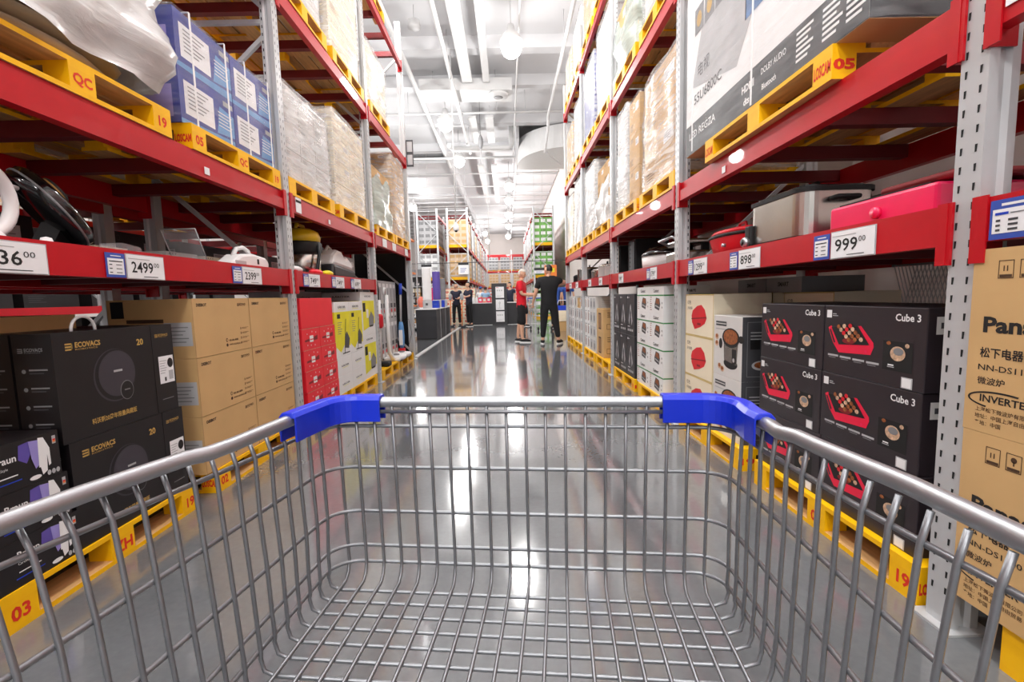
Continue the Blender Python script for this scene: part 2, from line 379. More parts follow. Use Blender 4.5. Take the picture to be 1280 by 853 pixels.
# drop rod with camera
t = T('ceiling_camera', 'white camera hanging on a long rod over the aisle', 'camera', (-1.46, 14, 3.05))
mb = MB(); mb.tube([(0, 0, 0.2), (0, 0, 5.25)], 0.022, 'duct_white', 8); part('drop_rod', mb, t)
mb = MB(); mb.lathe([(0.02, 0.25), (0.05, 0.2), (0.09, 0.12), (0.09, 0.02), (0.05, 0)], 'white'); part('camera_body', mb, t)
mb = MB(); mb.ball((0, -0.03, 0.0), 0.045, 0.045, 0.045, 'black_gloss'); part('camera_dome', mb, t)
pipe('drop_rod', [(-0.85, 24, 3.0), (-0.85, 24, 8.3)], 0.02, 'thin white rod hanging down in the middle of the aisle', cat='rod')
# pendant loudspeaker
t = T('pendant_speaker', 'small round white loudspeaker hanging near the left rack top', 'loudspeaker', (-2.13, 12.2, 7.75))
mb = MB(); mb.lathe([(0.0001, 0), (0.15, 0.0), (0.16, 0.02), (0.15, 0.17), (0.05, 0.22), (0.0001, 0.22)], 'duct_white', seg=18); part('housing', mb, t)
mb = MB(); mb.tube([(0, 0, 0.2), (0, 0, 0.55)], 0.006, 'grey', 5); part('cable', mb, t)
# grey hoist
mb = MB(); mb.ball((0, 0, 0), 0.1, 0.1, 0.26, 'grey'); mb.tube([(0, 0, 0.2), (0, 0, 1.45)], 0.008, 'dark_grey', 5); mb.tube([(0, 0, -0.25), (0, 0, -0.8)], 0.012, 'light_grey', 5)
solo('cord_reel', mb, 'grey cord reel hanging from the ceiling between the cable trays', 'reel', (-0.85, 18.0, 6.85))
# lamps
LL = {}
glob = MB(); glob.ball((0, 0, 0), 0.25, 0.25, 0.25, 'lamp_glow', 20, 12); glob = glob.me('glass_globe')
capm = MB(); capm.lathe([(0.27, 0.12), (0.2, 0.27), (0.1, 0.36), (0.07, 0.5), (0.0001, 0.5)], 'duct_white'); capm = capm.me('lamp_housing')
cabm = MB(); cabm.tube([(0, 0, 0.48), (0, 0, 1.3)], 0.012, 'light_grey', 6); cabm = cabm.me('hanging_rod')
ORD = ['first', 'second', 'third', 'fourth', 'fifth', 'sixth', 'seventh', 'eighth', 'ninth', 'tenth', 'eleventh']
names = {(0.25, 11.65): 'largest glowing round lamp, nearest over the aisle', (-1.95, 16.5): 'glowing round lamp left of the aisle centre, nearer one of the left pair', (-1.95, 20.9): 'glowing round lamp left of the aisle centre, farther one of the left pair'}
for i, (x, y) in enumerate(LAMP_POS):
    lb = names.get((x, y)) or ('glowing round lamp %s' % ({0.25: 'in the right row over the aisle, ', -1.95: 'in the row above the left rack, ', -6.0: 'in the row beyond the left racks, ', -10.0: 'in the far left row, '}[x] + ORD[sum(1 for a, b in LAMP_POS if a == x and b < y)] + ' nearest the entrance'))
    t = T('high_bay_lamp', lb, 'lamp', (x, y, 6.98), 0, 'glowing high bay lamps')
    part('glass_globe', glob, t); part('lamp_housing', capm, t); part('hanging_rod', cabm, t)
    ld = bpy.data.lights.new('bulb_light', 'POINT'); ld.energy = LAMP_POWER; ld.shadow_soft_size = 0.25; ld.color = (1, 0.985, 0.965)
    lo = bpy.data.objects.new('bulb_light', ld); COL.objects.link(lo); lo.parent = t; lo.location = (0, 0, -0.85)

# ================================================================== racks
def post_mesh(h, slots):
    mb = MB()
    prof = [(-.042, 0), (.042, 0), (.042, .03), (.031, .041), (.031, .055), (.042, .066), (.042, .09), (-.042, .09), (-.042, .066), (-.031, .055), (-.031, .041), (-.042, .03)]
    mb.prism(prof, 'post_grey', 'z', 0.006, h)
    if slots:
        n = int(h/0.055)
        for i in range(2, n):
            z = i*0.055
            for x in (-.024, .021):
                mb.face([(x-.0035, -.0008, z), (x+.0025, -.0008, z), (x+.0045, -.0008, z+.022), (x-.0035, -.0008, z+.022)], 'slot_black')
            for sx in (-1, 1) if slots > 1 else ():
                mb.face([(sx*.0428, .074, z), (sx*.0428, .081, z), (sx*.0428, .082, z+.022), (sx*.0428, .074, z+.022)], 'slot_black')
    return mb.me('upright')
PM = {}
def rack(label, loc, rz, posts, height, bays, slots={}, group=None, D=1.10, light=False):
    """local x runs along the aisle, front of the posts at y=0"""
    root = T('pallet_rack', label, 'rack', loc, rz, group)
    for i, a in enumerate(posts):
        for y, fr in ((0, True), (D-0.09, False)):
            key = (height, (slots.get(i, 0) if fr else 0))
            if key not in PM: PM[key] = post_mesh(*key)
            p = part('upright', PM[key], root, (a, y, 0))
            if 'bp' not in PM:
                b = MB(); b.box(-.07, .07, -.03, .12, 0, .008, 'post_grey'); PM['bp'] = b.me('base_plate')
            if not light: part('base_plate', PM['bp'], p)
        key = ('br', height, D)
        if key not in PM:
            b = MB(); y0, y1 = .06, D-.06
            for (ya, za), (yb, zb) in (((y0, .15), (y1, 1.1)), ((y0, 1.2), (y1, 2.1)), ((y0, 2.17), (y1, 2.17)), ((y1, 2.24), (y0, 3.12)), ((y0, 3.2), (y1, 3.2)), ((y0, 3.28), (y1, 4.2)), ((y1, 4.28), (y0, 5.2)), ((y0, 5.27), (y1, 5.27))):
                if max(za, zb) < height: b.bar((0, ya, za), (0, yb, zb), .03, .03, 'post_grey')
            PM[key] = b.me('brace')
        part('brace', PM[key], root, (a, 0, 0))
    for (i, kind, z) in bays:
        a0, a1 = posts[i]+.043, posts[i+1]-.043; w = a1-a0; c = (a0+a1)/2
        key = ('bm', round(w, 3), kind)
        if key not in PM:
            b = MB()
            if kind == 'P': b.box(-w/2, w/2, -.006, .045, -.125, 0, 'beam_red')
            else:
                b.box(-w/2, w/2, -.006, .045, -.14, -.062, 'beam_red'); b.box(-w/2, w/2, .012, .045, -.062, 0, 'beam_red')
            cns = []
            for s in (-1, 1):
                cn = MB(); cns.append(cn)
                cn.box(s*w/2-(.0 if s < 0 else .034), s*w/2+(.034 if s < 0 else 0), -.012, -.0065, -.185, .006, 'beam_red')
                cn.box(s*w/2-(.0 if s < 0 else .006), s*w/2+(.006 if s < 0 else 0), -.0065, .07, -.185, .006, 'beam_red')
                cn.box(s*w/2-.009*s-.009-(-.013*s), s*w/2-.009*s+.009+.013*s, -.010, -.0015, -.185, .006, 'beam_red')
            PM[key] = (b.me('beam'), [q.me('beam_connector') for q in cns])
        f = part('beam', PM[key][0], root, (c, 0, z)); [part('beam_connector', q, f) for q in PM[key][1]]
        r = part('beam', PM[key][0], root, (c, D, z), math.pi); 
        if not light: [part('beam_connector', q, r) for q in PM[key][1]]
        if kind == 'P':
            key2 = ('dk', round(w, 3), D)
            if key2 not in PM:
                b = MB(); b.box(-w/2+.002, w/2-.002, .046, D-.046, -.035, -.012, 'charcoal'); PM[key2] = b.me('deck_panel')
            part('deck_panel', PM[key2], root, (c, 0, z))
        n = 4 if not light else 3
        key3 = ('cb', D)
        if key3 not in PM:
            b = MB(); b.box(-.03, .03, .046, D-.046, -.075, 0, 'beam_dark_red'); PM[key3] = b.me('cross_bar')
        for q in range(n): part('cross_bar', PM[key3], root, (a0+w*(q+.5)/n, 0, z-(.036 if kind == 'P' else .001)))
    return root
PL = [-1.03, 1.33, 3.735, 6.10, 8.37]
rack('long grey and red pallet rack lining the left side of the aisle', (-XL, 0, 0), HP, PL, 5.75,
     [(i, 'P', 1.345) for i in (0, 1, 2)]+[(i, 'U', z) for i in range(4) for z in (1.948, 3.528, 5.128)], slots={1: 1, 2: 2, 3: 2})
PR = [-.97, 1.41, 3.80, 6.18, 8.57, 10.9]
rack('long grey and red pallet rack lining the right side of the aisle', (XR, 0, 0), -HP, [-a for a in PR][::-1], 5.75,
     [(i, 'P', 1.345) for i in range(5)]+[(i, 'U', z) for i in range(5) for z in (1.948, 3.528, 5.128)], slots={2: 2, 3: 2, 4: 1})
# back to back with the left rack, and one across the next aisle
rack('pallet rack standing back to back behind the left aisle rack', (-XL-2.45-.05, 0, 0), -HP, [-a for a in PL][::-1], 5.75,
     [(i, 'U', z) for i in range(4) for z in (1.948, 3.528)]+[(i, 'P', 1.345) for i in range(4)], light=True)
rack('pallet rack seen through the gaps across the next aisle on the left', (-7.2, 0, 0), HP, [1.33, 3.73, 6.1, 8.4, 10.8, 13.2], 4.2,
     [(i, 'P', 1.10) for i in range(5)]+[(i, 'U', z) for i in range(5) for z in (1.948, 3.528)], light=True)
# far racks
FB = [23+2.45*i for i in range(9)]
rack('far rack on the left side of the distant aisle', (-1.82, 0, 0), HP, FB, 5.4, [(i, 'U', z) for i in range(8) for z in (1.948, 3.528, 5.128)], light=True, D=1.05)
rack('far rack end to the left of the distant aisle, backing onto its neighbour', (-4.32, 0, 0), -HP, [-a for a in FB[:3]][::-1], 5.4, [(i, 'U', z) for i in range(2) for z in (1.948, 3.528, 5.128)], light=True, D=1.05)
rack('far rack on the right side of the distant aisle', (1.32, 0, 0), -HP, [-a for a in FB[:6]][::-1], 5.4, [(i, 'U', z) for i in range(5) for z in (1.948, 3.528, 5.128)], light=True, D=1.05)
rack('farthest rack standing crosswise at the end of the hall', (0, 46, 0), 0, [-4.3, -1.9, .5, 2.9], 5.6, [(i, 'U', z) for i in range(3) for z in (1.948, 3.528, 5.128)], light=True, D=1.05)

# ================================================================== pallets
PB = {}
def pallet_meshes(L, D):
    k = (L, D)
    if k in PB: return PB[k]
    t = MB(); n = 7; bw = .136; g = (D-n*bw)/(n-1)
    for i in range(n):
        y = -D/2+i*(bw+g); t.box(-L/2, L/2, y, y+bw, .118, .138, 'pallet_yellow' if i in (0, n-1) else 'pallet_wood', top='pallet_yellow' if i == 0 else 'pallet_wood', bot='pallet_wood')
    for x in (-L/2, -.06, L/2-.12): t.box(x, x+.12, -D/2, D/2, .1, .118, 'pallet_yellow', bot='pallet_wood')
    b = MB()
    for y in (-D/2, -.07, D/2-.14): b.box(-L/2, L/2, y, y+.14, 0, .02, 'pallet_yellow', bot='pallet_wood', top='pallet_wood')
    bl = MB(); bl.box(-.06, .06, -.05, .05, 0, .08, 'pallet_yellow')
    PB[k] = (t.me('top_deck'), b.me('bottom_deck'), bl.me('block')); return PB[k]
GP = 'yellow wooden pallets'
def pallet(side, Y0, z, label, L=1.0, X=None, D=1.08, aisle=(), end=None):
    """aisle: texts for the blocks on the aisle face, nearest the camera first; end: text on the camera-facing block"""
    X = X if X is not None else (XR if side == 'R' else XL)
    (cx, cy), rz = side_place(side, Y0, Y0+L, X+.004, D)
    root = T('wooden_pallet', label, 'pallet', (cx, cy, z), rz)
    t, b, bl = pallet_meshes(L, D)
    part('top_deck', t, root); part('bottom_deck', b, root)
    s = 1 if side == 'R' else -1          # local x of the camera-facing end
    for i, x in enumerate((s*(L/2-.06), 0, -s*(L/2-.06))):
        for j, y in enumerate((-D/2+.05, 0, D/2-.05)):
            o = part('block', bl, root, (x, y, .02))
            if j == 0 and i < len(aisle) and aisle[i]:
                m = MB(); f = Face(m, (-.06, -.05, 0), (1, 0, 0), (0, 0, 1), .12, .08); f.text(aisle[i], .06, .014, .052, 'stamp_red', 1, .03, align='c', w=.105 if len(aisle[i]) > 3 else None); part('stamp', m, o)
            if j == 0 and i == 0 and end:
                m = MB(); f = Face(m, (.06, -.05, 0), (0, 1, 0), (0, 0, 1), .1, .08) if s > 0 else Face(m, (-.06, .05, 0), (0, -1, 0), (0, 0, 1), .1, .08)
                f.text(end, .05, .016, .044, 'stamp_red', 1, .05, w=.09, align='c'); part('stamp', m, o)
    return root
RN = {'L': 'left rack', 'R': 'right rack'}
LV = {0.0: 'floor', 1.95: 'lower beam', 3.53: 'middle beam', 5.13: 'top beam'}
def pl(side, Y0, z, where, **k): return pallet(side, Y0, z, 'yellow pallet, %s %s, %s' % (RN[side], LV[z], where), **k)
# floor
pl('L', 1.46, 0., 'stamped 03 under the black vacuum cleaner cartons', aisle=('03', 'ZH', '19'), end='LOSCAM', L=.98)
pl('L', 2.62, 0., 'stamped 02 under the stacked kraft cartons', aisle=('02', '', '19'), end='LOSCAM')
pl('L', 3.84, 0., 'under the red cartons', aisle=('', '', '13'), end='', L=.98)
pl('L', 4.95, 0., 'under the tall yellow and white cartons', aisle=('05', '', ''), end='LOSCAM')
pl('L', 6.22, 0., 'nearer of the two carrying stick vacuum cleaners', end='')
pl('L', 7.28, 0., 'farther of the two, where the blue steam mop leans', end='')
pl('R', .22, 0., 'stamped 13, under the microwave cartons', aisle=('13', '', ''), end='')
pl('R', 1.49, 0., 'stamped 19 under the black grill cartons', aisle=('19', '06', ''), end='LOSCAM', L=1.06)
pl('R', 2.72, 0., 'under the cream and silver cooker cartons', aisle=('', '', ''), end='19')
pl('R', 3.92, 0., 'under the white cartons with green bands', end='')
pl('R', 5.06, 0., 'under the black mixer cartons', aisle=('19', '', ''), end='19')
pl('R', 6.3, 0., 'under the two small kraft cartons', end='19', L=1.02)
pl('R', 7.42, 0., 'under the white cartons past the kraft pair', L=1.02)
pl('R', 8.66, 0., 'under the nearer white cartons of the last bay', L=1.02)
pl('R', 9.78, 0., 'under the farthest white cartons', L=1.02)
# level 1.95
pl('L', 1.50, 1.95, 'stamped QC under the silver plastic sack', aisle=('05', 'QC', '19'))
pl('L', 2.66, 1.95, 'under the blue cartons', aisle=('05', 'QC', '19'), end='LOSCAM')
pl('L', 3.80, 1.95, 'under the wrapped white cartons', L=.98)
pl('L', 4.92, 1.95, 'under the cream wrapped cartons', end='LOSCAM', L=1.04)
pl('L', 6.28, 1.95, 'under the green wrapped heap', end='LOSCAM')
pl('L', 7.34, 1.95, 'at the far end under a tall wrapped stack', L=.98)
pl('R', 1.98, 1.95, 'stamped 05 under the television cartons', L=1.22, X=1.345, aisle=('LOSCAM', '', 'LOSCAM'), end='05')
pl('R', 3.88, 1.95, 'under the big wrapped kraft stack', end='')
pl('R', 4.98, 1.95, 'under the tall narrow kraft carton stack', end='LOSCAM', L=1.04)
pl('R', 6.3, 1.95, 'under the white bag in the third bay', L=1.02)
pl('R', 7.42, 1.95, 'under the farther stack of the third bay', L=1.02)
pl('R', 8.66, 1.95, 'under the nearer stack of the last bay', L=1.02)
pl('R', 9.78, 1.95, 'under the farthest wrapped stack', L=1.02)
# level 3.53
pl('L', 1.5, 3.53, 'nearer one over the silver sack'); pl('L', 2.62, 3.53, 'farther one over the blue cartons')
pl('L', 3.83, 3.53, 'nearer one of the second bay'); pl('L', 4.98, 3.53, 'farther one of the second bay', L=1.04)
pl('L', 6.28, 3.53, 'alone in the last bay')
for a, b in ((3.9, 'nearer one of the second bay'), (5.03, 'farther one of the second bay'), (6.3, 'nearer one of the third bay'), (7.42, 'farther one of the third bay'), (8.66, 'nearer one of the last bay'), (9.78, 'farthest one')): pl('R', a, 3.53, b)
pl('L', 6.28, 5.13, 'alone above the last bay')
for a, b in ((6.3, 'nearer one of the third bay'), (7.42, 'farther one of the third bay'), (8.66, 'nearer one of the last bay'), (9.78, 'farthest one')): pl('R', a, 5.13, b)
# the back-to-back rack
for a in (1.5, 2.65, 3.9, 5.0): pallet('L', a, 1.95, 'yellow pallet high in the rack behind the left one, %s from the front' % {1.5: 'first', 2.65: 'second', 3.9: 'third', 5.0: 'fourth'}[a], X=XL+1.25+.02)

# ================================================================== wrapped loads
def film_shell(w, d, h, amp, m, seed=0, z0=0.0, taper=0.0, freq=3.0):
    mb = MB(); N = 48; K = 14; r = .05; ring = []
    per = [(-w/2, -d/2, w/2, -d/2), (w/2, -d/2, w/2, d/2), (w/2, d/2, -w/2, d/2), (-w/2, d/2, -w/2, -d/2)]
    for x0, y0, x1, y1 in per:
        for i in range(N//4):
            f = i/(N//4); ring.append((x0+(x1-x0)*f, y0+(y1-y0)*f))
    vs = []; fs = []
    for k in range(K+1):
        z = z0+(h-z0)*k/K; sc = 1-taper*(k/K)**2
        for x, y in ring:
            n = MN.noise(Vector((x*freq+seed, y*freq, z*freq*1.6)))
            L = math.hypot(x, y) or 1; e = amp*n
            c = .985 if (abs(abs(x)-w/2) < 1e-4 and abs(abs(y)-d/2) < 1e-4) else 1
            vs.append((x*sc*c+x/L*(e+amp*.6), y*sc*c+y/L*(e+amp*.6), z))
    R = len(ring)
    for k in range(K):
        for q in range(R):
            q2 = (q+1) % R; fs.append((k*R+q, k*R+q2, (k+1)*R+q2, (k+1)*R+q))
    b = len(vs)
    for x, y in ring: vs.append((x*.5, y*.5, h+amp*(.4+MN.noise(Vector((x*4+seed, y*4, 0))))))
    vs.append((0, 0, h+amp*.5))
    for q in range(R):
        q2 = (q+1) % R; fs.append((K*R+q, K*R+q2, b+q2, b+q)); fs.append((b+q, b+q2, b+R))
    mb.mesh(vs, fs, m, True); return mb
CB = {}
def plain_carton(w, d, h, kind):
    k = (round(w, 3), round(d, 3), round(h, 3), kind)
    if k in CB: return CB[k]
    m = MB(); body, ink = {'kraft': ('kraft', 'print_brown'), 'white': ('offwhite', 'grey'), 'cream': ('cream', 'kraft_dark'), 'blue': ('box_blue', 'white'), 'green': ('load_green', 'white'), 'grey': ('light_grey', 'dark_grey'), 'dark': ('box_black', 'dark_grey')}[kind]
    fr, ri, le = box_faces(m, w-.006, d, h-.004, body)
    for f in (fr, ri, le):
        W_, H_ = f.w, f.h
        if kind == 'blue': continue
        f.rect(0, W_, H_*.5-.004, H_*.5+.004 if False else H_*.5-.003, ink, 1) if kind == 'kraftx' else None
        f.rect(W_*.62, W_*.9, H_*.62, H_*.82, 'paper', 1)
        f.lines(W_*.64, H_*.77, W_*.22, 4, H_*.035, ink, 2)
        f.lines(W_*.08, H_*.3, W_*.3, 4, H_*.05, ink, 1)
        for i in range(3): f.frame(W_*(.1+.09*i), W_*(.1+.09*i)+H_*.08, H_*.82, H_*.92, .004, ink, 1)
    if kind == 'kraft': m.box(-w/2+.003, w/2-.003, -.03, .03, h-.0035, h-.003, 'tape')
    CB[k] = m.me('carton'); return CB[k]
def load(side, Y0, Y1, z, h, kind, label, cols=2, rows=3, film='film', amp=.02, X=None, D=1.0, taper=0, seed=None, group=None, name='wrapped_load', cat='wrapped load'):
    X = (X if X is not None else (XR if side == 'R' else XL))+.035
    (cx, cy), rz = side_place(side, Y0, Y1, X, D)
    root = T(name, label, cat, (cx, cy, z), rz, group)
    L = Y1-Y0; w = (L-.02)/cols; hh = (h-.012)/rows; D2 = (D-.02)/2
    for r in range(rows):
        for c in range(cols):
            for dd in (0, 1):
                if dd == 1 and r < rows-1 and 0 < c < cols-1: continue
                part('carton', plain_carton(w, D2, hh, kind), root, (-L/2+.01+w*(c+.5), -D/2+.01+D2*(dd+.5), r*hh))
    if film: part('stretch_film', film_shell(L, D, h, amp, film, seed if seed is not None else Y0*3.3, .0, taper), root)
    return root
# ================================================================== printed cartons
def place(me, name, side, Y0, w, z, X, d, label, cat='carton', group=None, bevel=.003, dz=0):
    (cx, cy), rz = side_place(side, Y0, Y0+w, X, d)
    return solo(name, me, label, cat, (cx, cy, z), rz+dz, group, bevel)
PT = .138          # pallet top
TH3 = ['top', 'middle', 'bottom']
# ---- microwave cartons, right front
W_, H_, D_ = .56, .529, .44
m = MB(); fr, ri, le = box_faces(m, W_, D_, H_, 'kraft')
for i in range(4):
    a = .07+i*.055; fr.frame(a, a+.04, H_-.085, H_-.035, .002, 'print_brown')
    fr.rect(a+.004, a+.036, H_-.082, H_-.074, 'print_brown')
fr.rect(.083, .086, H_-.065, H_-.05, 'print_brown'); fr.rect(.092, .095, H_-.065, H_-.05, 'print_brown')
fr.ell(.145, H_-.052, .008, .008, 'print_brown'); fr.poly([(.143, H_-.068), (.147, H_-.068), (.146, H_-.055), (.144, H_-.055)], 'print_brown')
fr.text('Panasonic', .04, H_-.238, .046, 'print_black', 1, .035, w=.29)
fr.text('松下电器', .036, H_-.310, .030, 'print_black', 1, .02, w=.115)
fr.text('NN-DS1100 (白)', .034, H_-.352, .026, 'print_black', 1, .008, w=.21)
fr.text('微波炉', .034, H_-.388, .022, 'print_black', 1, .01, w=.075)
fr.text('INVERTER', .045, H_-.438, .021, 'print_black', 1, .02, w=.14)
for i in range(24):
    a0 = math.pi*.35+i*math.pi*1.0/24; a1 = a0+math.pi*1.0/24
    q = [(.105+.095*math.cos(a), H_-.43+.026*math.sin(a)) for a in (a0, a1)]; p = [(.105+.089*math.cos(a), H_-.43+.021*math.sin(a)) for a in (a1, a0)]
    fr.poly(q+p, 'print_black')
for i, s in enumerate(['上海松下微波炉有限公司', '地址：中国上海自由贸易', '产地：中国']): fr.text(s, .034, H_-.468-.02*i, .014, 'print_brown', 1, .006)
ri.lines(.1, .3, .2, 4, .03, 'print_brown')
mw = m.me('microwave_carton')
for z, n in ((PT+.526*2-.14+.001, None),):
    pass
place(mw, 'microwave_carton', 'R', 1.36-W_, W_, .1385+.001, 1.372, D_, 'kraft microwave carton at the right picture edge, lower one standing on the pallet')
place(mw, 'microwave_carton', 'R', 1.363-W_, W_, .1385+.001+.530, 1.372, D_, 'kraft microwave carton at the right picture edge, upper one just under the red beam')
# ---- grill cartons "Cube 3"
W_, H_, D_ = .508, .294, .40
m = MB(); fr, ri, le = box_faces(m, W_, D_, H_, 'box_dark')
def sc(a, b): return (a/430*W_, (1-b/365)*H_)
def R_(x0, x1, y0, y1, mt, l=1): a0, b1 = sc(x0, y0); a1, b0 = sc(x1, y1); fr.rect(a0, a1, b0, b1, mt, l)
R_(12, 38, 25, 66, 'white'); R_(43, 62, 42, 47, 'light_grey'); R_(43, 70, 52, 56, 'light_grey')
a, b = sc(320, 62); fr.text('Cube 3', a, b, .027, 'white', 1, .02)
fr.poly([sc(22, 120), sc(38, 108), sc(82, 205), sc(215, 190), sc(168, 100), sc(182, 98), sc(238, 175), sc(240, 195), sc(228, 235), sc(80, 248), sc(50, 200)], 'grill_red', 1)
fr.poly([sc(40, 118), sc(170, 103), sc(222, 188), sc(80, 205)], 'black', 2)
fr.poly([sc(30, 130), sc(36, 126), sc(62, 196), sc(54, 200)], 'box_dark', 2)
fr.ell(*sc(128, 182), .036, .012, 'dark_red', 3)
for i in range(3):
    for j in range(5):
        a, b = sc(78+i*28+j*13, 110+j*16-i*4); fr.ell(a, b, .0105, .0095, ['food_brown', 'food_pale', 'red', 'food_pale', 'food_brown'][(i+j) % 5], 4+j % 2, 10)
a, b = sc(208, 222); fr.ell(a, b, .006, .006, 'pink', 3, 12)
R_(278, 388, 155, 290, 'black'); fr.ell(*sc(335, 210), .033, .027, 'food_pale', 2); fr.ell(*sc(338, 200), .022, .014, 'grey', 3); fr.ell(*sc(300, 165), .01, .007, 'food_brown', 2); fr.ell(*sc(368, 170), .009, .008, 'food_pale', 2)
R_(300, 322, 262, 268, 'white', 2); R_(298, 324, 272, 276, 'light_grey', 2)
for i in range(4): R_(25+i*62, 78+i*62, 262+2*i, 272+2*i, 'light_grey'); R_(30+i*62, 66+i*62, 277+2*i, 281+2*i, 'grey')
R_(352, 392, 310, 360, 'light_grey'); R_(356, 388, 314, 356, 'white', 2)
ri.rect(.03, .11, H_-.09, H_-.03, 'offwhite'); ri.rect(.045, .07, H_-.07, H_-.05, 'dark_grey', 2)
gc = m.me('grill_carton')
for r in range(3):
    for c in range(2):
        place(gc, 'grill_carton', 'R', (1.55, 2.065)[c]+(0, .004, -.006)[r], W_-.004, PT+(2-r)*.2955, 1.415, D_, 'black grill carton with a red tray picture, %s row of the %s column' % (TH3[r], ('nearer', 'farther')[c]), group=None)
# ---- second row of cartons deeper on the same pallets
m = MB(); fr, ri, le = box_faces(m, .50, .4, .312, 'cream', top='cream_edge')
def cream(fr):
    w, h = .50, .312
    fr.frame(0, w, 0, h, .008, 'cream_edge'); fr.text('红色', .04, h-.075, .03, 'print_black'); fr.text('多功能锅', .04, h-.115, .022, 'print_black')
    P = [(.13, .10), (.12, .15), (.14, .19), (.22, .225), (.3, .235), (.36, .2), (.39, .14), (.36, .1), (.28, .07), (.18, .05)]
    fr.poly(P, 'red', 1); fr.poly([(.12, .13), (.39, .15), (.39, .142), (.12, .122)], 'dark_red', 2); fr.rect(.23, .29, .085, .1, 'dark_red', 2)
cream(fr); le.frame(0, .4, 0, .312, .008, 'cream_edge'); cc = m.me('cooker_carton')
for r in range(3):
    place(cc, 'cooker_carton', 'R', 3.19, .5, PT+(2-r)*.3125, 1.42, .4, 'cream carton with a red cooker picture beside the grey post, %s of its stack' % TH3[r])
for i, y in enumerate((2.75, 3.25)):
    place(cc, 'cooker_carton', 'R', y, .49, PT+2*.3125, 1.94 if i == 0 else 1.86, .4, 'cream cooker carton in the dark back row, %s from the camera' % ORD[i])
m = MB(); fr, ri, le = box_faces(m, .4, .4, .10, 'grey'); fr.text('SMART', .14, .04, .03, 'print_black', 1, .03); gs = m.me('appliance_carton')
for i, y in enumerate((2.93, 3.34)):
    place(gs, 'appliance_carton', 'R', y, .4, PT+3*.3125+.001, 1.86, .4, 'grey carton on top of the back row under the display shelf, %s from the camera' % ORD[i])
for r in range(2):
    for i, y in enumerate((2.73, 3.22)): place(cc, 'cooker_carton', 'R', y, .49, PT+(1-r)*.3125, 1.94 if i == 0 else 1.86, .4, 'cream cooker carton hidden low in the back row', group='hidden back row cooker cartons')
for r in range(2):
    for c in range(2): place(gc, 'grill_carton', 'R', 1.56+c*.515, .504, PT+r*.2955, 1.83, .4, 'black grill carton hidden in the second row', group='hidden second row of grill cartons')
# ---- silver slow cooker cartons
W_, H_, D_ = .385, .398, .5
m = MB(); fr, ri, le = box_faces(m, W_, D_, H_, 'offwhite')
def cooker(f, cx, cz, k):
    f.poly([(cx-.075*k, cz-.07*k), (cx+.07*k, cz-.085*k), (cx+.085*k, cz+.06*k), (cx-.085*k, cz+.06*k)], 'steel', 1)
    f.ell(cx, cz+.06*k, .1*k, .055*k, 'black', 2); f.ell(cx, cz+.065*k, .082*k, .042*k, 'food_brown', 3)
    f.ell(cx, cz-.085*k, .08*k, .03*k, 'black', 0.5); f.rect(cx+.02*k, cx+.06*k, cz-.08*k, cz, 'black', 3); f.ell(cx+.04*k, cz-.06*k, .012*k, .012*k, 'light_grey', 4, 10)
    f.ell(cx-.12*k, cz+.02*k, .022*k, .03*k, 'black', 1); f.ell(cx+.115*k, cz+.06*k, .03*k, .02*k, 'black', 1)
cooker(fr, .24, .19, 1.15); fr.rect(.03, .18, .33, .36, 'dark_grey'); fr.rect(.035, .175, .342, .348, 'offwhite', 2); fr.rect(.03, .2, .305, .312, 'light_grey')
for i, (a, b) in enumerate(((.045, .255), (.045, .21), (.09, .06), (.13, .045))): fr.ell(a, b, .026, .02, 'food_pale', 1); fr.ell(a, b+.004, .015, .012, 'food_brown', 2)
ri.rect(0, .5, 0, H_, 'dark_grey', .5); ri.frame(.03, .47, .03, H_-.03, .003, 'grey', 1); ri.rect(.28, .46, .33, .36, 'black', 1); cooker(ri, .34, .28, .6); cooker(ri, .36, .14, .7); ri.lines(.05, .3, .1, 3, .02, 'light_grey')
ri.ell(.12, .1, .06, .03, 'light_grey', 1); ri.ell(.12, .103, .045, .02, 'food_brown', 2); ri.ell(.25, .06, .07, .04, 'food_pale', 1); ri.ell(.25, .065, .045, .025, 'food_brown', 2); ri.rect(.05, .11, .2, .26, 'black'); 
sc_ = m.me('slow_cooker_carton')
for r in range(2): place(sc_, 'slow_cooker_carton', 'R', 2.79, W_, PT+(1-r)*.3985, 1.42, D_, 'white and grey carton with a silver slow cooker picture, %s one' % ('upper', 'lower')[r])
# ---- cuisinart
W_, H_, D_ = .42, .253, .42
m = MB(); fr, ri, le = box_faces(m, W_, D_, H_, 'white')
for f in (fr, ri):
    f.rect(0, W_, H_-.088, H_-.076, 'green', 1); f.text('Cuisinart', W_*.5, H_-.055, .032, 'print_black', 1, .02, align='c')
fr.lines(.03, .15, .05, 7, .02, 'food_brown'); fr.poly([(.17, .05), (.3, .03), (.33, .09), (.31, .14), (.21, .15), (.17, .09)], 'dark_grey', 1); fr.poly([(.2, .1), (.31, .085), (.3, .135), (.22, .14)], 'food_brown', 2); fr.poly([(.19, .07), (.31, .05), (.31, .062), (.19, .082)], 'light_grey', 2); fr.ell(.38, .1, .01, .01, 'grey'); fr.ell(.38, .06, .01, .01, 'grey')
ri.lines(.28, .15, .08, 6, .02, 'grey'); cu = m.me('small_grill_carton')
for r in range(4):
    for c in range(2): place(cu, 'small_grill_carton', 'R', (4.16, 4.585)[c], W_, PT+(3-r)*.2535, 1.40, D_, 'white carton with a green band, %s row, %s column of the stack' % (['top', 'second', 'third', 'bottom'][r], ('nearer', 'farther')[c]))
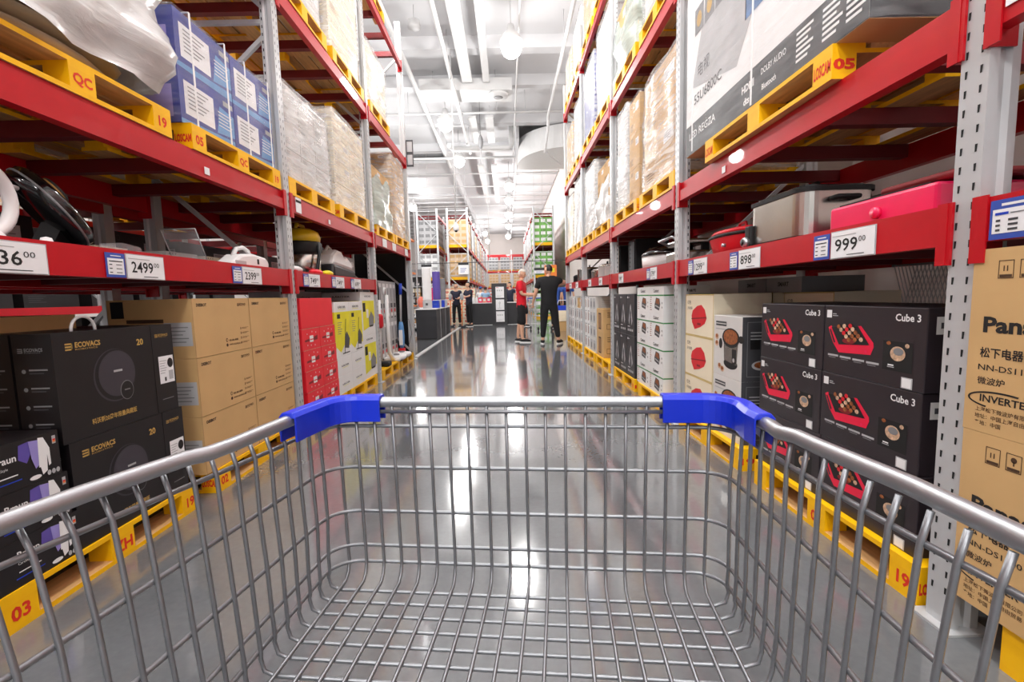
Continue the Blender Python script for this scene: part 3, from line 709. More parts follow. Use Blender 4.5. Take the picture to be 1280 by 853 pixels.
# ---- black mixer cartons
W_, H_, D_ = .328, .473, .45
m = MB(); fr, ri, le = box_faces(m, W_, D_, H_, 'charcoal')
fr.rect(.03, .06, .425, .445, 'white'); fr.rect(.065, .12, .43, .438, 'light_grey')
fr.poly([(.12, .12), (.09, .17), (.12, .25), (.15, .33), (.17, .36), (.19, .33), (.22, .25), (.25, .17), (.21, .12), (.2, .2), (.17, .23), (.14, .2)], 'light_grey', 1); fr.poly([(.15, .14), (.19, .14), (.2, .26), (.17, .31), (.14, .26)], 'dark_grey', 2)
for i in range(4): fr.rect(.05+i*.06, .09+i*.06, .05, .075, 'light_grey')
fr.rect(.05, .14, .1, .106, 'white'); ri.lines(.25, .3, .1, 4, .04, 'light_grey'); ri.lines(.25, .12, .1, 4, .025, 'grey'); mx = m.me('mixer_carton')
for r in range(2):
    for c in range(3): place(mx, 'mixer_carton', 'R', 5.12+c*.331-.01*r, W_, PT+(1-r)*.474, 1.385 if False else 1.40, D_, 'tall black mixer carton, %s row, %s of three' % (('upper', 'lower')[r], ('nearest', 'middle', 'farthest')[c]))
# ---- bay 3 and 4 right
m = MB(); fr, ri, le = box_faces(m, .5, .34, .366, 'kraft')
fr.rect(.14, .34, .05, .3, 'print_brown', 1); fr.rect(.16, .32, .07, .28, 'kraft_dark', 2); ri.lines(.06, .3, .15, 3, .03, 'print_brown'); ri.frame(.05, .12, .06, .14, .006, 'print_brown'); ri.frame(.16, .23, .06, .14, .006, 'print_brown'); kb = m.me('cutter_carton')
for r in range(2): place(kb, 'cutter_carton', 'R', 6.84, .5, PT+(1-r)*.367, 1.41, .34, 'small kraft carton with a dark tall picture, %s one in the third right bay' % ('upper', 'lower')[r])
m = MB(); fr, ri, le = box_faces(m, .95, .5, .19, 'offwhite')
for i in range(3): ri.rect(.1+i*.13, .18+i*.13, .04, .09, 'dark_grey'); 
ri.rect(.1, .2, .12, .14, 'grey'); ri.rect(.35, .43, .12, .15, 'dark_grey'); wf = m.me('flat_carton'); place(wf, 'flat_carton', 'R', 6.4, .95, PT+.367*2+.004, 1.76, .5, 'long white carton with dark icons lying behind the small kraft cartons')
m = MB(); m.box(-.3, .3, -.25, .25, 0, .733, 'offwhite'); place(m.me('tall_carton'), 'tall_carton', 'R', 6.7, .6, PT, 1.76, .5, 'tall white carton standing behind the two small kraft cartons')
m = MB(); fr, ri, le = box_faces(m, .262, .42, .228, 'white')
fr.rect(.07, .12, .04, .19, 'food_brown', 1); fr.rect(.14, .2, .05, .17, 'light_grey', 1); fr.rect(.06, .21, .2, .215, 'grey'); ri.lines(.1, .16, .2, 4, .03, 'light_grey'); wc = m.me('white_carton')
m = MB(); fr, ri, le = box_faces(m, .262, .42, .228, 'offwhite'); fr.rect(.04, .22, .03, .2, 'light_grey', 1); fr.rect(.08, .18, .06, .15, 'grey', 2); ri.lines(.1, .16, .2, 4, .03, 'light_grey'); wc2 = m.me('white_carton')
for c in range(4):
    for r in range(4): place(wc if c > 1 else wc2, 'white_carton', 'R', 7.42+c*.265, .262, PT+(3-r)*.2285, 1.41, .42, 'small white printed carton, third right bay, %s row, %s column from camera' % (['top', 'second', 'third', 'bottom'][r], ORD[c]), bevel=0)
for c in range(7):
    for r in range(4 if c not in (1, 2) else 3): place([wc, wc2][c % 2], 'white_carton', 'R', 8.7+c*.265+(.09 if c > 3 else 0), .262, PT+r*.2285, 1.41, .42, 'small white carton, last right bay, %s row from the floor, %s column from the camera' % (ORD[r], ORD[c]), bevel=0)
place(plain_carton(.5, .4, .2, 'kraft'), 'kraft_carton', 'R', 8.98, .5, PT+3*.2285+.002, 1.43, .4, 'low kraft carton on the white cartons of the last right bay')

# ---- left side: robot vacuum cartons
W_, H_, D_ = .485, .431, .15
m = MB(); fr, ri, le = box_faces(m, W_, D_, H_, 'box_black')
def logo(f, a, b, k, mt='gold'):
    for i in range(3): f.rect(a, a+.032*k, b+i*.011*k, b+i*.011*k+.006*k, mt)
    f.rect(a+.026*k, a+.032*k, b, b+.028*k, mt)
    f.text('ECOVACS', a+.042*k, b+.008*k, .022*k, mt, 1, .03, w=.115*k); f.text('ROBOTICS', a+.042*k, b-.002*k, .006*k, mt, 1, 0, w=.1*k)
logo(fr, .05, .36, 1); fr.text('20', .435, .345, .03, 'gold', 1, .03, align='r')
fr.ell(.265, .23, .108, .115, 'sphere_dark', 1, 36); fr.ell(.268, .232, .104, .111, 'box_black', 2, 36); fr.ell(.275, .236, .095, .1, 'sphere_dark', 3, 36)
fr.ell(.315, .155, .036, .043, 'grey', 4, 24); fr.ell(.315, .155, .033, .040, 'box_black', 5, 24); fr.rect(.3, .33, .155, .16, 'grey', 6)
fr.rect(.255, .3, .243, .252, 'light_grey', 4)
fr.text('科沃斯20周年限量典藏版', .13, .045, .024, 'gold', 1, .015, w=.23)
logo(le, .02, .36, .6, 'grey')
for i in range(5): le.ell(.035, .29-i*.07, .008, .008, 'grey'); le.rect(.055, .125, .292-i*.07, .298-i*.07, 'grey'); le.rect(.055, .11, .28-i*.07, .285-i*.07, 'dark_grey')
ea = m.me('robot_vacuum_carton')
m = MB(); fr, ri, le = box_faces(m, .138, .485, H_, 'box_black'); logo(fr, .02, .37, .55)
fr.rect(.03, .128, .14, .275, 'paper', 1); fr.ell(.105, .238, .019, .024, 'box_black', 2); fr.lines(.035, .25, .045, 6, .012, 'light_grey', 2); fr.rect(.09, .12, .155, .2, 'light_grey', 2); fr.rect(.06, .072, .15, .17, 'dark_grey', 2)
fr.rect(.035, .11, .06, .064, 'grey'); eb = m.me('robot_vacuum_carton')
for r in range(2):
    o = place(ea, 'robot_vacuum_carton', 'L', 1.75+.02*r, .485, PT+(1-r)*.432, 1.715, .15, 'black robot vacuum carton facing the aisle, %s' % ('upper one with a white carry strap' if r == 0 else 'lower one directly under the strapped carton'))
    if r == 0:
        s = MB(); pts = []
        for i in range(13):
            a = math.pi*i/12; pts.append((-.045+.055*math.cos(math.pi-a), -.02, H_-.004+.062*math.sin(a)**.8))
        s.tube(pts, .006, 'white', 6); part('carry_strap', s, o)
    place(eb, 'robot_vacuum_carton', 'L', 2.238+.02*r, .138, PT+(1-r)*.432, 1.715, .485, 'black robot vacuum carton turned end-on with a white sticker, %s one' % ('upper', 'lower')[r])
    place(ea, 'robot_vacuum_carton', 'L', 1.75, .485, PT+(1-r)*.432, 1.715+.16, .15, 'black robot vacuum carton in the second row behind, %s one' % ('upper', 'lower')[r])
# steam iron cartons
W_, H_, D_ = .35, .167, .36
m = MB(); fr, ri, le = box_faces(m, W_, D_, H_, 'box_black')
class FX:
    def __init__(s, f): s.f = f
    def X(s, a): return W_-(.62-a)*.55
    def poly(s, p, mt, l=1): s.f.poly([(s.X(a), b) for a, b in p], mt, l)
    def rect(s, a0, a1, b0, b1, mt, l=1): s.f.rect(s.X(a0), s.X(a1), b0, b1, mt, l)
    def ell(s, a, b, ra, rb, mt, l=1, n=20): s.f.ell(s.X(a), b, ra*.6, rb*.8, mt, l, n)
    def text(s, st, a, b, h, mt, l=1, bold=0.0, w=None, align='l'): s.f.text(st, s.X(a), b, h*.7, mt, l, bold, w, align)
fr = FX(fr)
fr.poly([(.36, .15), (.42, .155), (.44, .12), (.4, .08), (.35, .1)], 'purple', 1); fr.poly([(.42, .155), (.49, .15), (.5, .07), (.45, .05), (.43, .09)], 'lavender', 2)
fr.poly([(.48, .158), (.515, .155), (.55, .11), (.55, .05), (.535, .045), (.53, .09), (.522, .03), (.49, .02), (.48, .05), (.47, .05)], 'white', 3)
fr.rect(.575, .6, .12, .15, 'light_grey', 1); fr.rect(.578, .597, .132, .138, 'red', 2); fr.rect(.578, .597, .126, .132, 'orange', 2)
for i in range(3): fr.ell(.53+i*.03, .02, .012, .012, 'light_grey', 4, 12)
fr.ell(.44, .02, .035, .01, 'white', 4); fr.text('Braun', .2, .1, .035, 'white', 1, .02); fr.text('CareStyle', .2, .075, .016, 'white', 1); fr.rect(.2, .34, .05, .054, 'white'); fr.rect(.18, .36, .03, .034, 'blue')
ic = m.me('steam_iron_carton')
for r in range(3): place(ic, 'steam_iron_carton', 'L', 1.376+.02*r, W_, PT+(2-r)*.168, 1.71, D_, 'black carton with a white shirt picture, left picture edge, %s of the stack' % TH3[r])
place(plain_carton(.84, .8, .93, 'kraft'), 'kraft_carton', 'L', 1.385, .84, PT, 2.05, .8, 'large plain brown carton behind the black robot vacuum cartons')
# kraft cartons
W_, H_, D_ = .553, .329, .46
m = MB(); fr, ri, le = box_faces(m, W_, D_, H_, 'kraft')
logo(fr, W_-.13, H_-.05, .6, 'print_brown'); fr.text('DEEBOT', .035, H_-.045, .018, 'print_black', 1, .03)
fr.ell(.29, .075, .01, .012, 'print_brown'); fr.ell(.29, .075, .006, .008, 'kraft', 2); fr.text('400-886-8888', .31, .065, .013, 'print_brown', 1, .02); fr.text('www.ecovacs.cn', .31, .04, .01, 'print_brown', 1, .01); fr.ell(.29, .045, .01, .01, 'print_brown')
for i in range(4): fr.rect(.44, .446, .04+i*.03, .055+i*.03, 'print_brown'); fr.rect(.455, .53, .05+i*.03, .052+i*.03, 'print_brown'); fr.rect(.455, .51, .044+i*.03, .046+i*.03, 'print_brown')
le.rect(.3, .45, .07, .2, 'light_grey', 1); le.lines(.33, .17, .1, 5, .02, 'grey', 2); le.rect(.02, .09, H_-.1, H_-.01, 'slot_black'); le.rect(.1, .3, .2, .22, 'print_brown')
fr.rect(0, W_, 0, .002, 'kraft_dark'); fr.rect(0, W_, H_-.002, H_, 'cream_edge'); fr.rect(0, .002, 0, H_, 'kraft_dark'); kc = m.me('kraft_carton')
for r in range(3):
    for c in range(2): place(kc, 'kraft_carton', 'L', (2.545, 3.104)[c], W_, PT+(2-r)*.3305, 1.715, D_, 'kraft carton with small brown logos, %s row, %s column beside the grey post' % (TH3[r], ('nearer', 'farther')[c]))
# red cartons
W_, H_, D_ = .366, .181, .4
m = MB(); fr, ri, le = box_faces(m, W_, D_, H_, 'bright_red', top='bright_red')
fr.poly([(.05, .07), (.31, .075), (.31, .115), (.22, .1), (.05, .085)], 'dark_red', 1); fr.rect(.145, .22, .062, .118, 'white', 2); fr.rect(.15, .215, .08, .09, 'bright_red', 3)
for a, b in ((.1, .135), (.2, .15), (.28, .14), (.17, .035), (.1, .04), (.25, .03)): fr.ell(a, b, .006, .007, 'white', 1, 8)
fr.rect(0, W_, H_-.003, H_, 'food_pale', 1); rc = m.me('red_carton')
for r in range(4):
    for c in range(2): place(rc, 'red_carton', 'L', (3.85, 4.218)[c]+.012*r, W_, PT+(3-r)*.1815, 1.71, D_, 'red carton with a white emblem, %s row, %s column' % (['top', 'second', 'third', 'bottom'][r], ('nearer', 'farther')[c]))
m = MB(); box_faces(m, .7, .45, .258, 'bright_red', top='bright_red'); place(m.me('red_carton'), 'red_carton', 'L', 3.85, .7, PT+4*.1815+.001, 1.71, .45, 'large plain red carton on top of the red carton stack')
# yellow and white cleaning machine cartons
def karcher(w, h, d, style):
    m = MB(); fr, ri, le = box_faces(m, w, d, h, 'white')
    if style == 'tall':
        for f in (fr, le):
            ww = f.w
            f.poly([(0, h*.2), (ww*.3, h*.08), (ww*.55, h*.2), (ww, h*.16), (ww, h*.82), (0, h*.82)], 'yellow_print', 1)
            f.text('KÄRCHER', ww*.5, h*.885, .028, 'print_black', 1, .02, w=ww*.5, align='c'); f.rect(ww*.25, ww*.75, h*.86, h*.868, 'yellow_print', 2)
            f.rect(ww*.15, ww*.35, h*.7, h*.78, 'print_black', 2); f.lines(ww*.15, h*.62, ww*.3, 6, h*.04, 'grey', 2)
            f.poly([(ww*.55, h*.15), (ww*.85, h*.12), (ww*.95, h*.3), (ww*.75, h*.45), (ww*.6, h*.35)], 'dark_grey', 2); f.poly([(ww*.52, h*.05), (ww*.56, h*.05), (ww*.74, h*.68), (ww*.7, h*.68)], 'print_black', 3)
            f.rect(ww*.4, ww*.9, h*.04, h*.06, 'print_black', 3)
    elif style == 'box':
        for f in (fr, le):
            ww = f.w; f.poly([(ww*.1, h*.12), (ww*.95, h*.25), (ww*.95, h*.8), (ww*.1, h*.8)], 'yellow_print', 1); f.text('KÄRCHER', ww*.5, h*.88, .026, 'print_black', 1, .02, align='c', w=ww*.45)
            f.rect(ww*.12, ww*.3, h*.55, h*.75, 'print_black', 2); f.poly([(ww*.5, h*.2), (ww*.85, h*.2), (ww*.9, h*.4), (ww*.7, h*.55), (ww*.5, h*.4)], 'grey', 2); f.rect(ww*.52, ww*.8, h*.18, h*.22, 'print_black', 3); f.rect(ww*.35, ww*.5, h*.4, h*.6, 'white', 2)
    else:
        for f in (fr, le): f.text('KÄRCHER', f.w*.5, h*.45, .022, 'print_black', 1, .02, align='c', w=f.w*.5); f.rect(f.w*.3, f.w*.7, h*.38, h*.4, 'yellow_print', 1)
        le.text('KÄRCHER', le.w*.1, h*.1, .03, 'print_black', 1, .02)
    return m.me('cleaner_carton')
kt = karcher(.425, .56, .4, 'tall'); kx = karcher(.56, .525, .45, 'box'); kw = karcher(.425, .19, .4, 'white')
for c in range(2):
    place(kt, 'cleaner_carton', 'L', 4.60+c*.428, .425, PT+.382, 1.71, .4, 'tall yellow and white floor cleaner carton, %s of the pair' % ('nearer', 'farther')[c])
    for r in range(2): place(kw, 'cleaner_carton', 'L', 4.61+c*.428, .425, PT+(1-r)*.191, 1.71, .4, 'low white carton under the yellow pair, %s row, %s column' % (('upper', 'lower')[r], ('nearer', 'farther')[c]))
for r in range(2): place(kx, 'cleaner_carton', 'L', 5.475, .56, PT+(1-r)*.526, 1.72, .45, 'large yellow and white cleaner carton beside the second left post, %s one' % ('upper', 'lower')[r])
m = MB(); fr, ri, le = box_faces(m, .8, .4, .36, 'light_grey'); fr.text('KÄRCHER', .25, .26, .05, 'print_black', 1, .03); place(m.me('cleaner_carton'), 'cleaner_carton', 'L', 4.62, .8, PT+.7, 2.15, .4, 'grey carton with a bold black name lying behind the tall yellow cartons')
m = MB(); m.box(-.42, .42, -.2, .2, 0, .698, 'light_grey'); place(m.me('tall_carton'), 'tall_carton', 'L', 4.6, .84, PT, 2.15, .4, 'plain grey carton hidden behind the tall yellow cartons')

# ---- left bay 3: stick vacuum cleaners
m = MB(); fr, ri, le = box_faces(m, .215, .3, .62, 'light_grey')
fr.rect(.03, .18, .52, .58, 'white', 1); fr.rect(.09, .12, .3, .5, 'dark_grey', 1); fr.rect(.04, .18, .2, .27, 'dark_grey', 1); fr.ell(.1, .15, .05, .03, 'red', 2); fr.ell(.12, .09, .06, .03, 'white', 2); fr.rect(.05, .17, .03, .045, 'black', 2); le.rect(.08, .2, .3, .5, 'grey', 1); vc = m.me('vacuum_carton')
for r in range(2):
    for c in range(5): place(vc, 'vacuum_carton', 'L', 7.0+c*.218, .215, PT+(1-r)*.621, 1.93, .3, 'tall silver stick vacuum carton, %s row, %s column from the camera' % (('upper', 'lower')[r], ORD[c]), bevel=0)
t = T('stick_vacuum', 'white upright vacuum cleaner with a black handle beside the second left post', 'vacuum cleaner', (-1.84, 6.62, PT))
m = MB(); m.tube([(0, 0, .12), (.0, .02, .6), (0, .03, .95)], .035, 'white', 10); part('body_tube', m, t)
m = MB(); m.tube([(0, .03, .93), (0, .05, 1.08), (0, .0, 1.2), (0, -.1, 1.22), (0, -.12, 1.15), (0, -.04, 1.05)], .018, 'black', 8); part('handle', m, t)
m = MB(); m.box(-.14, .14, -.09, .09, 0, .07, 'black'); part('floor_head', m, t, bevel=.02)
m = MB(); m.lathe([(.03, .55), (.045, .58), (.045, .72), (.03, .75)], 'red', (0.03, -.03, 0), 14); part('dust_cup', m, t)
m = MB(); m.tube([(0, -.02, .5), (-.04, -.08, .7), (0, -.05, .9)], .012, 'black', 6); part('hose', m, t)
t = T('stick_vacuum', 'second white vacuum cleaner with a curved floor hose standing in front of the silver cartons', 'vacuum cleaner', (-1.8, 6.95, PT))
m = MB(); m.tube([(0, 0, 1.02), (0, 0, .5), (0, .03, .15), (.02, .12, .05), (.02, .2, .045)], .03, 'white', 10); part('body_tube', m, t)
m = MB(); m.tube([(0, 0, 1.0), (0, -.03, 1.12), (0, -.12, 1.12), (0, -.14, 1.02)], .016, 'white', 8); part('handle', m, t)
m = MB(); m.box(-.13, .13, .15, .32, 0, .06, 'white'); part('floor_head', m, t, bevel=.02)
t = T('steam_mop', 'bright blue steam mop with a silver pole leaning by the third left post', 'steam mop', (-1.86, 8.08, PT))
m = MB(); m.tube([(0, 0, .55), (.01, .03, 1.05)], .018, 'light_grey', 8); part('pole', m, t)
m = MB(); m.lathe([(.02, .08), (.045, .14), (.055, .3), (.045, .48), (.03, .56)], 'sky_blue', (0, 0, 0), 14); part('water_tank', m, t)
m = MB(); m.box(-.03, .03, -.062, -.045, .16, .42, 'white'); part('control_panel', m, t)
m = MB(); m.tube([(.01, .03, 1.03), (.01, .05, 1.22)], .028, 'blue', 8); part('handle', m, t)
m = MB(); m.box(-.05, .05, -.05, .05, .03, .1, 'red'); m.box(-.15, .15, -.09, .09, 0, .03, 'dark_grey'); part('mop_head', m, t)
m = MB(); m.tube([(.03, .0, .5), (.12, .08, .6), (.16, .1, .35), (.1, .06, .12)], .004, 'black', 5); part('cord', m, t)
m = MB(); m.box(-.45, .45, -.3, .3, 0, .018, 'white'); (cx, cy), rz = side_place('L', 7.36, 8.26, 1.72, .6)
solo('display_board', m, 'white board lying on the last left pallet under the steam mop', 'board', (cx, cy, PT), rz, bevel=.002) if False else None
for i, (y, lb) in enumerate(((7.25, 'flat round white robot vacuum on the pallet, nearer one'), (7.62, 'flat round white robot vacuum on the pallet, farther one'))):
    t = T('robot_vacuum', lb, 'robot vacuum', (-1.745-.0, y, PT)); t.location.x = -1.78-.13+.07
    t.location.x = -1.76
    m = MB(); m.lathe([(.0001, .012), (.12, .012), (.15, .03), (.155, .06), (.14, .08), (.0001, .082)], 'white', seg=24); part('robot_body', m, t)
    m = MB(); m.lathe([(.045, .08), (.045, .1), (.0001, .102)], 'grey', seg=14); part('sensor_turret', m, t)
    m = MB(); m.box(-.1, .1, -.1, .1, 0, .014, 'black'); part('wheels', m, t)
m = MB(); m.box(-1.0, 1.0, -.01, .01, 0, 1.80, 'cloth_black'); solo('backing_cloth', m, 'black cloth closing the back of the stick vacuum bay', 'cloth', (-XL-1.0+.02, 7.23, 0.0), HP)
m = MB(); m.box(-.52, .52, -.01, .01, 0, 1.93, 'cloth_black'); solo('backing_cloth', m, 'black cloth closing the far end of the stick vacuum bay', 'cloth', (-XL-.55, 8.50, 0.0))
m = MB(); m.box(-.9, .9, -.02, .02, 0, .85, 'grey'); solo('low_partition', m, 'grey low panel standing just past the last left post', 'panel', (-2.28, 9.5, 0), HP)

# ---- upper loads
t = T('wrapped_sack_load', 'heap of tan sacks under silver plastic at the top left corner', 'wrapped load', (-XL-.55, 1.98, 1.95+PT))
rnd = random.Random(3)
for i in range(8):
    m = MB(); m.ball((0, 0, 0), .23, .44, .05, 'sack_tan', 18, 8); part('sack', m, t, ((-.23 if i % 2 else .24)+.04, 0+rnd.uniform(-.04, .04), .05+.07*(i//2)), rnd.uniform(-.1, .1))
fs = film_shell(.92, 1.02, .86, .12, 'film_foil', 5, z0=.06, taper=.12, freq=4.0); part('plastic_cover', fs, t, (0.02, 0, 0), HP)
# blue cartons
m = MB(); fr, ri, le = box_faces(m, .505, .5, .3, 'box_blue')
fr.rect(.04, .3, .06, .24, 'paper', 1); fr.lines(.07, .21, .18, 6, .022, 'grey', 2); fr.poly([(0, 0), (.505, 0), (.505, .05), (0, .025)], 'sky_blue', 1); fr.poly([(.32, .05), (.505, .07), (.505, .2), (.36, .22)], 'sky_blue', 1); fr.rect(.4, .5, .24, .27, 'light_grey', 1); fr.lines(.34, .18, .14, 5, .02, 'white', 2)
le.rect(.12, .46, .03, .2, 'lavender', 1); le.lines(.15, .17, .25, 4, .03, 'light_grey', 2); le.frame(.1, .15, .24, .28, .004, 'light_grey'); le.frame(.18, .23, .24, .28, .004, 'light_grey'); le.frame(.26, .31, .24, .28, .004, 'light_grey')
bc = m.me('carton')
t = T('wrapped_load', 'blue printed cartons strapped and wrapped on the pallet beside the silver sack', 'wrapped load', (-XL-.04-.51, 3.155, 1.95+PT), HP)
for r in range(2):
    for c in range(2):
        for dd in range(2): part('carton', bc, t, (-.255+c*.511, -.255+dd*.505, r*.301))
part('stretch_film', film_shell(1.03, 1.02, .605, .012, 'film_clear', 2), t)
for x in (-.42, -.1, .12, .42):
    m = MB(); m.box(x, x+.014, -.535, -.5325, .0, .61, 'white'); m.box(x, x+.014, -.535, .53, .61, .6125, 'white'); part('strap', m, t)
for y in (-.3,):
    m = MB(); m.box(-.536, -.5335, y, y+.014, 0, .61, 'white'); part('strap', m, t)
load('L', 3.82, 4.80, 1.95+PT, .77, 'white', 'white printed cartons in shiny film just past the first left post', 3, 3, seed=1)
load('L', 4.93, 5.97, 1.95+PT, .97, 'cream', 'cream cartons wrapped in film, tall stack before the second left post', 2, 4)
load('L', 6.3, 7.24, 1.95+PT, .80, 'kraft', 'untidy stack bundled in greenish film past the second left post', 2, 4, film='film_green', amp=.07, taper=.15)
load('L', 7.38, 8.26, 1.95+PT, 1.26, 'kraft', 'tall kraft and white wrapped stack at the end of the left rack', 2, 6)
load('L', 3.84, 4.80, 3.53+PT, 1.1, 'white', 'white wrapped stack high on the second left bay, nearer', 2, 3)
load('L', 5.0, 5.98, 3.53+PT, 1.15, 'cream', 'pale wrapped stack high on the second left bay, farther', 1, 3, film='film', amp=.03)
load('L', 6.3, 7.26, 3.53+PT, .78, 'cream', 'cream wrapped block alone on the high beam of the last left bay', 1, 2, film='film', amp=.03)
load('L', 6.3, 7.2, 5.13+PT, .8, 'white', 'white wrapped block on the very top left pallet', 2, 2)
for a, lb in ((1.5, 'nearer'), (2.65, 'farther')): load('L', a, a+.98, 3.53+PT, .9, 'kraft', 'kraft wrapped load above the first left bay, %s one' % lb, 2, 3)
# television cartons
m = MB(); w, h = 1.76, 1.22; fr, ri, le = box_faces(m, w, .46, h, 'white')
m.box(-w/2+.001, w/2-.001, -.229, .229, -.003, -.001, 'kraft')
for f in (fr, ri, le): f.rect(0, f.w, 0, .205, 'charcoal', 1)
fr.poly([(.1, .45), (.75, .30), (1.5, 1.22), (.45, 1.22)], 'light_grey', 1); fr.rect(.84, 1.76, .50, 1.12, 'tv_blue', 2); fr.rect(.84, .85, .5, 1.12, 'black', 3)
fr.text('LED REGZA', .06, .10, .05, 'white', 2, .01, w=.42); fr.text('HDMI', .82, .11, .042, 'white', 2, .04, w=.13); fr.text('dts', .84, .04, .04, 'white', 2, .04)
fr.text('DOLBY AUDIO', 1.02, .13, .032, 'white', 2, .01, w=.22); fr.text('Bluetooth', 1.03, .05, .03, 'white', 2, .02, w=.13)
for q, s in enumerate((1.32, 1.5, 1.64)): fr.lines(s, .165, .12, 6, .024, 'white', 2, .5)
fr.text('55U6800C', .14, .32, .065, 'dark_grey', 2, .01, w=.42); fr.text('电视', .2, .48, .09, 'dark_grey', 2)
for i in range(3): fr.rect(.14+i*.16, .28+i*.16, .78, .95, 'grey', 2); fr.ell(.21+i*.16, .865, .04, .05, 'gold' if i < 2 else 'light_grey', 3)
tv = m.me('carton')
t = T('wrapped_load', 'huge wrapped television cartons high on the first right bay', 'wrapped load', (1.36+.47, 2.69, 1.95+PT+.003), -HP)
part('carton', tv, t, (0, -.235, 0)); part('carton', tv, t, (0, .235, 0))
part('stretch_film', film_shell(1.77, .94, 1.22, .012, 'film_clear', 9, freq=1.5), t)
for x in (-.72, .08):
    m = MB(); m.box(x, x+.015, -.492, -.489, 0, 1.23, 'white'); m.box(x, x+.015, -.49, .47, 1.24, 1.243, 'white'); part('strap', m, t)
load('R', 3.9, 4.84, 1.95+PT, 1.04, 'kraft', 'big kraft stack in glossy film just past the first right post', 1, 2, amp=.03)
load('R', 5.0, 5.42, 1.95+PT, 1.10, 'kraft', 'narrow tall kraft carton stack on the second right bay', 1, 3, film='film_clear', amp=.01)
load('R', 5.46, 5.98, 1.95+PT, 1.16, 'white', 'white wrapped cartons behind the narrow kraft stack', 1, 3)
load('R', 6.34, 7.26, 1.95+PT, .85, 'kraft', 'bulging white plastic bag load on the third right bay', 2, 3, film='film_foil', amp=.09, taper=.35)
load('R', 7.45, 8.38, 1.95+PT, 1.1, 'white', 'tall white wrapped stack on the third right bay, farther', 2, 3)
load('R', 8.68, 9.62, 1.95+PT, 1.2, 'white', 'white wrapped stack on the last right bay, nearer', 2, 3)
load('R', 9.8, 10.72, 1.95+PT, 1.1, 'cream', 'white and kraft wrapped stack at the end of the right rack', 2, 3)
load('R', 3.92, 4.84, 3.53+PT, 1.1, 'white', 'white wrapped stack high on the second right bay, nearer', 1, 3, amp=.03)
load('R', 5.05, 6.0, 3.53+PT, .75, 'kraft', 'low heap in crumpled silver film high on the second right bay', 2, 2, film='film_green', amp=.07, taper=.1)
load('R', 6.32, 7.26, 3.53+PT, 1.2, 'white', 'tall white stack high on the third right bay, nearer', 2, 4)
load('R', 7.45, 8.38, 3.53+PT, 1.15, 'blue', 'pale blue wrapped stack high on the third right bay, farther', 2, 3, film='film')
load('R', 8.68, 9.62, 3.53+PT, 1.05, 'white', 'white wrapped stack high on the last right bay, nearer', 2, 3)
load('R', 9.8, 10.72, 3.53+PT, .95, 'kraft', 'kraft wrapped stack high at the end of the right rack', 2, 3)
load('R', 6.32, 7.26, 5.13+PT, .9, 'white', 'white wrapped stack on the top beam of the third right bay, nearer', 2, 3)
load('R', 7.45, 8.38, 5.13+PT, .9, 'kraft', 'kraft wrapped stack on the top beam of the third right bay, farther', 2, 3)
load('R', 8.68, 9.62, 5.13+PT, .9, 'white', 'white wrapped stack on the top beam of the last right bay, nearer', 2, 3)
load('R', 9.8, 10.72, 5.13+PT, .8, 'kraft', 'kraft wrapped stack on the top beam at the end of the right rack', 2, 3)
for a in (1.5, 2.65, 3.9, 5.0): load('L', a, a+.95, 1.95+PT, .8, 'kraft', 'kraft wrapped load high in the rack behind the left one, %s from the front' % {1.5: 'first', 2.65: 'second', 3.9: 'third', 5.0: 'fourth'}[a], 2, 3, X=XL+1.27)

# ================================================================== price tags
def price(side, Y0, Y1, txt, label, info=.1, z=1.222, h=.105, sup='00', infod=None):
    w = Y1-Y0; (cx, cy), rz = side_place(side, Y0, Y1, (XR if side == 'R' else XL)-.0105, .002)
    root = T('price_tag', label, 'price tag', (cx, cy, z), rz)
    m = MB(); fr, _, _ = box_faces(m, w, .002, h, 'paper')
    tw = w*(.58 if len(txt) > 3 else .54); fr.text(txt, w*.1, h*.24, h*.48, 'print_black', 1, .012, w=tw)
    fr.text(sup, w*.1+tw+.006, h*.52, h*.2, 'print_black', 1, 0, w=w*.15); fr.rect(w*.03, w*.6, h*.82, h*.85, 'light_grey', 1); fr.rect(w*.4, w*.8, h*.07, h*.1, 'dark_grey', 1)
    part('price_card', m, root)
    m = MB(); m.box(-w/2-.006, w/2+.006, .0012, .0025, -.004, h+.004, 'light_grey'); part('holder', m, root)
    if info:
        m = MB(); fr, _, _ = box_faces(m, info, .002, h, 'card_blue'); fr.rect(.008, info-.008, .012, h*.78, 'paper', 1); fr.rect(info*.25, info*.8, h*.86, h*.9, 'white', 1)
        for i in range(3): fr.rect(info*.15, info*.3, h*(.18+.16*i), h*(.22+.16*i), 'dark_grey', 2); fr.rect(info*.5, info*.8, h*(.18+.16*i), h*(.22+.16*i), 'grey', 2)
        fr.rect(info*.15, info*.85, h*.64, h*.68, 'print_black', 2)
        part('info_card', m, root, (-w/2-info/2-.012, 0, 0))
price('L', 1.47, 1.745, '3536', 'price tag ending 536.00 at the left picture edge', info=0)
price('L', 2.11, 2.33, '2499', 'price tag reading 2499.00 with a blue card')
price('L', 3.02, 3.245, '2399', 'price tag reading 2399.00 with a blue card before the first left post')
price('L', 4.02, 4.25, '749', 'price tag under the yellow vacuum cleaner')
price('L', 4.65, 4.88, '749', 'price tag under the white steam cleaner')
price('L', 5.2, 5.43, '699', 'price tag under the grey carton near the second left post')
price('R', 1.74, 1.97, '999', 'price tag reading 999.00 under the pink grill')
price('R', 2.53, 2.755, '898', 'price tag reading 898.00 under the steel cooker')
price('R', 3.2, 3.42, '1299', 'price tag beside the first right post under the red cooker', info=.09)
price('R', 4.27, 4.46, '1799', 'price tag under the mixers of the second right bay')
price('R', 5.5, 5.72, '598', 'price tag near the second right post', info=0)
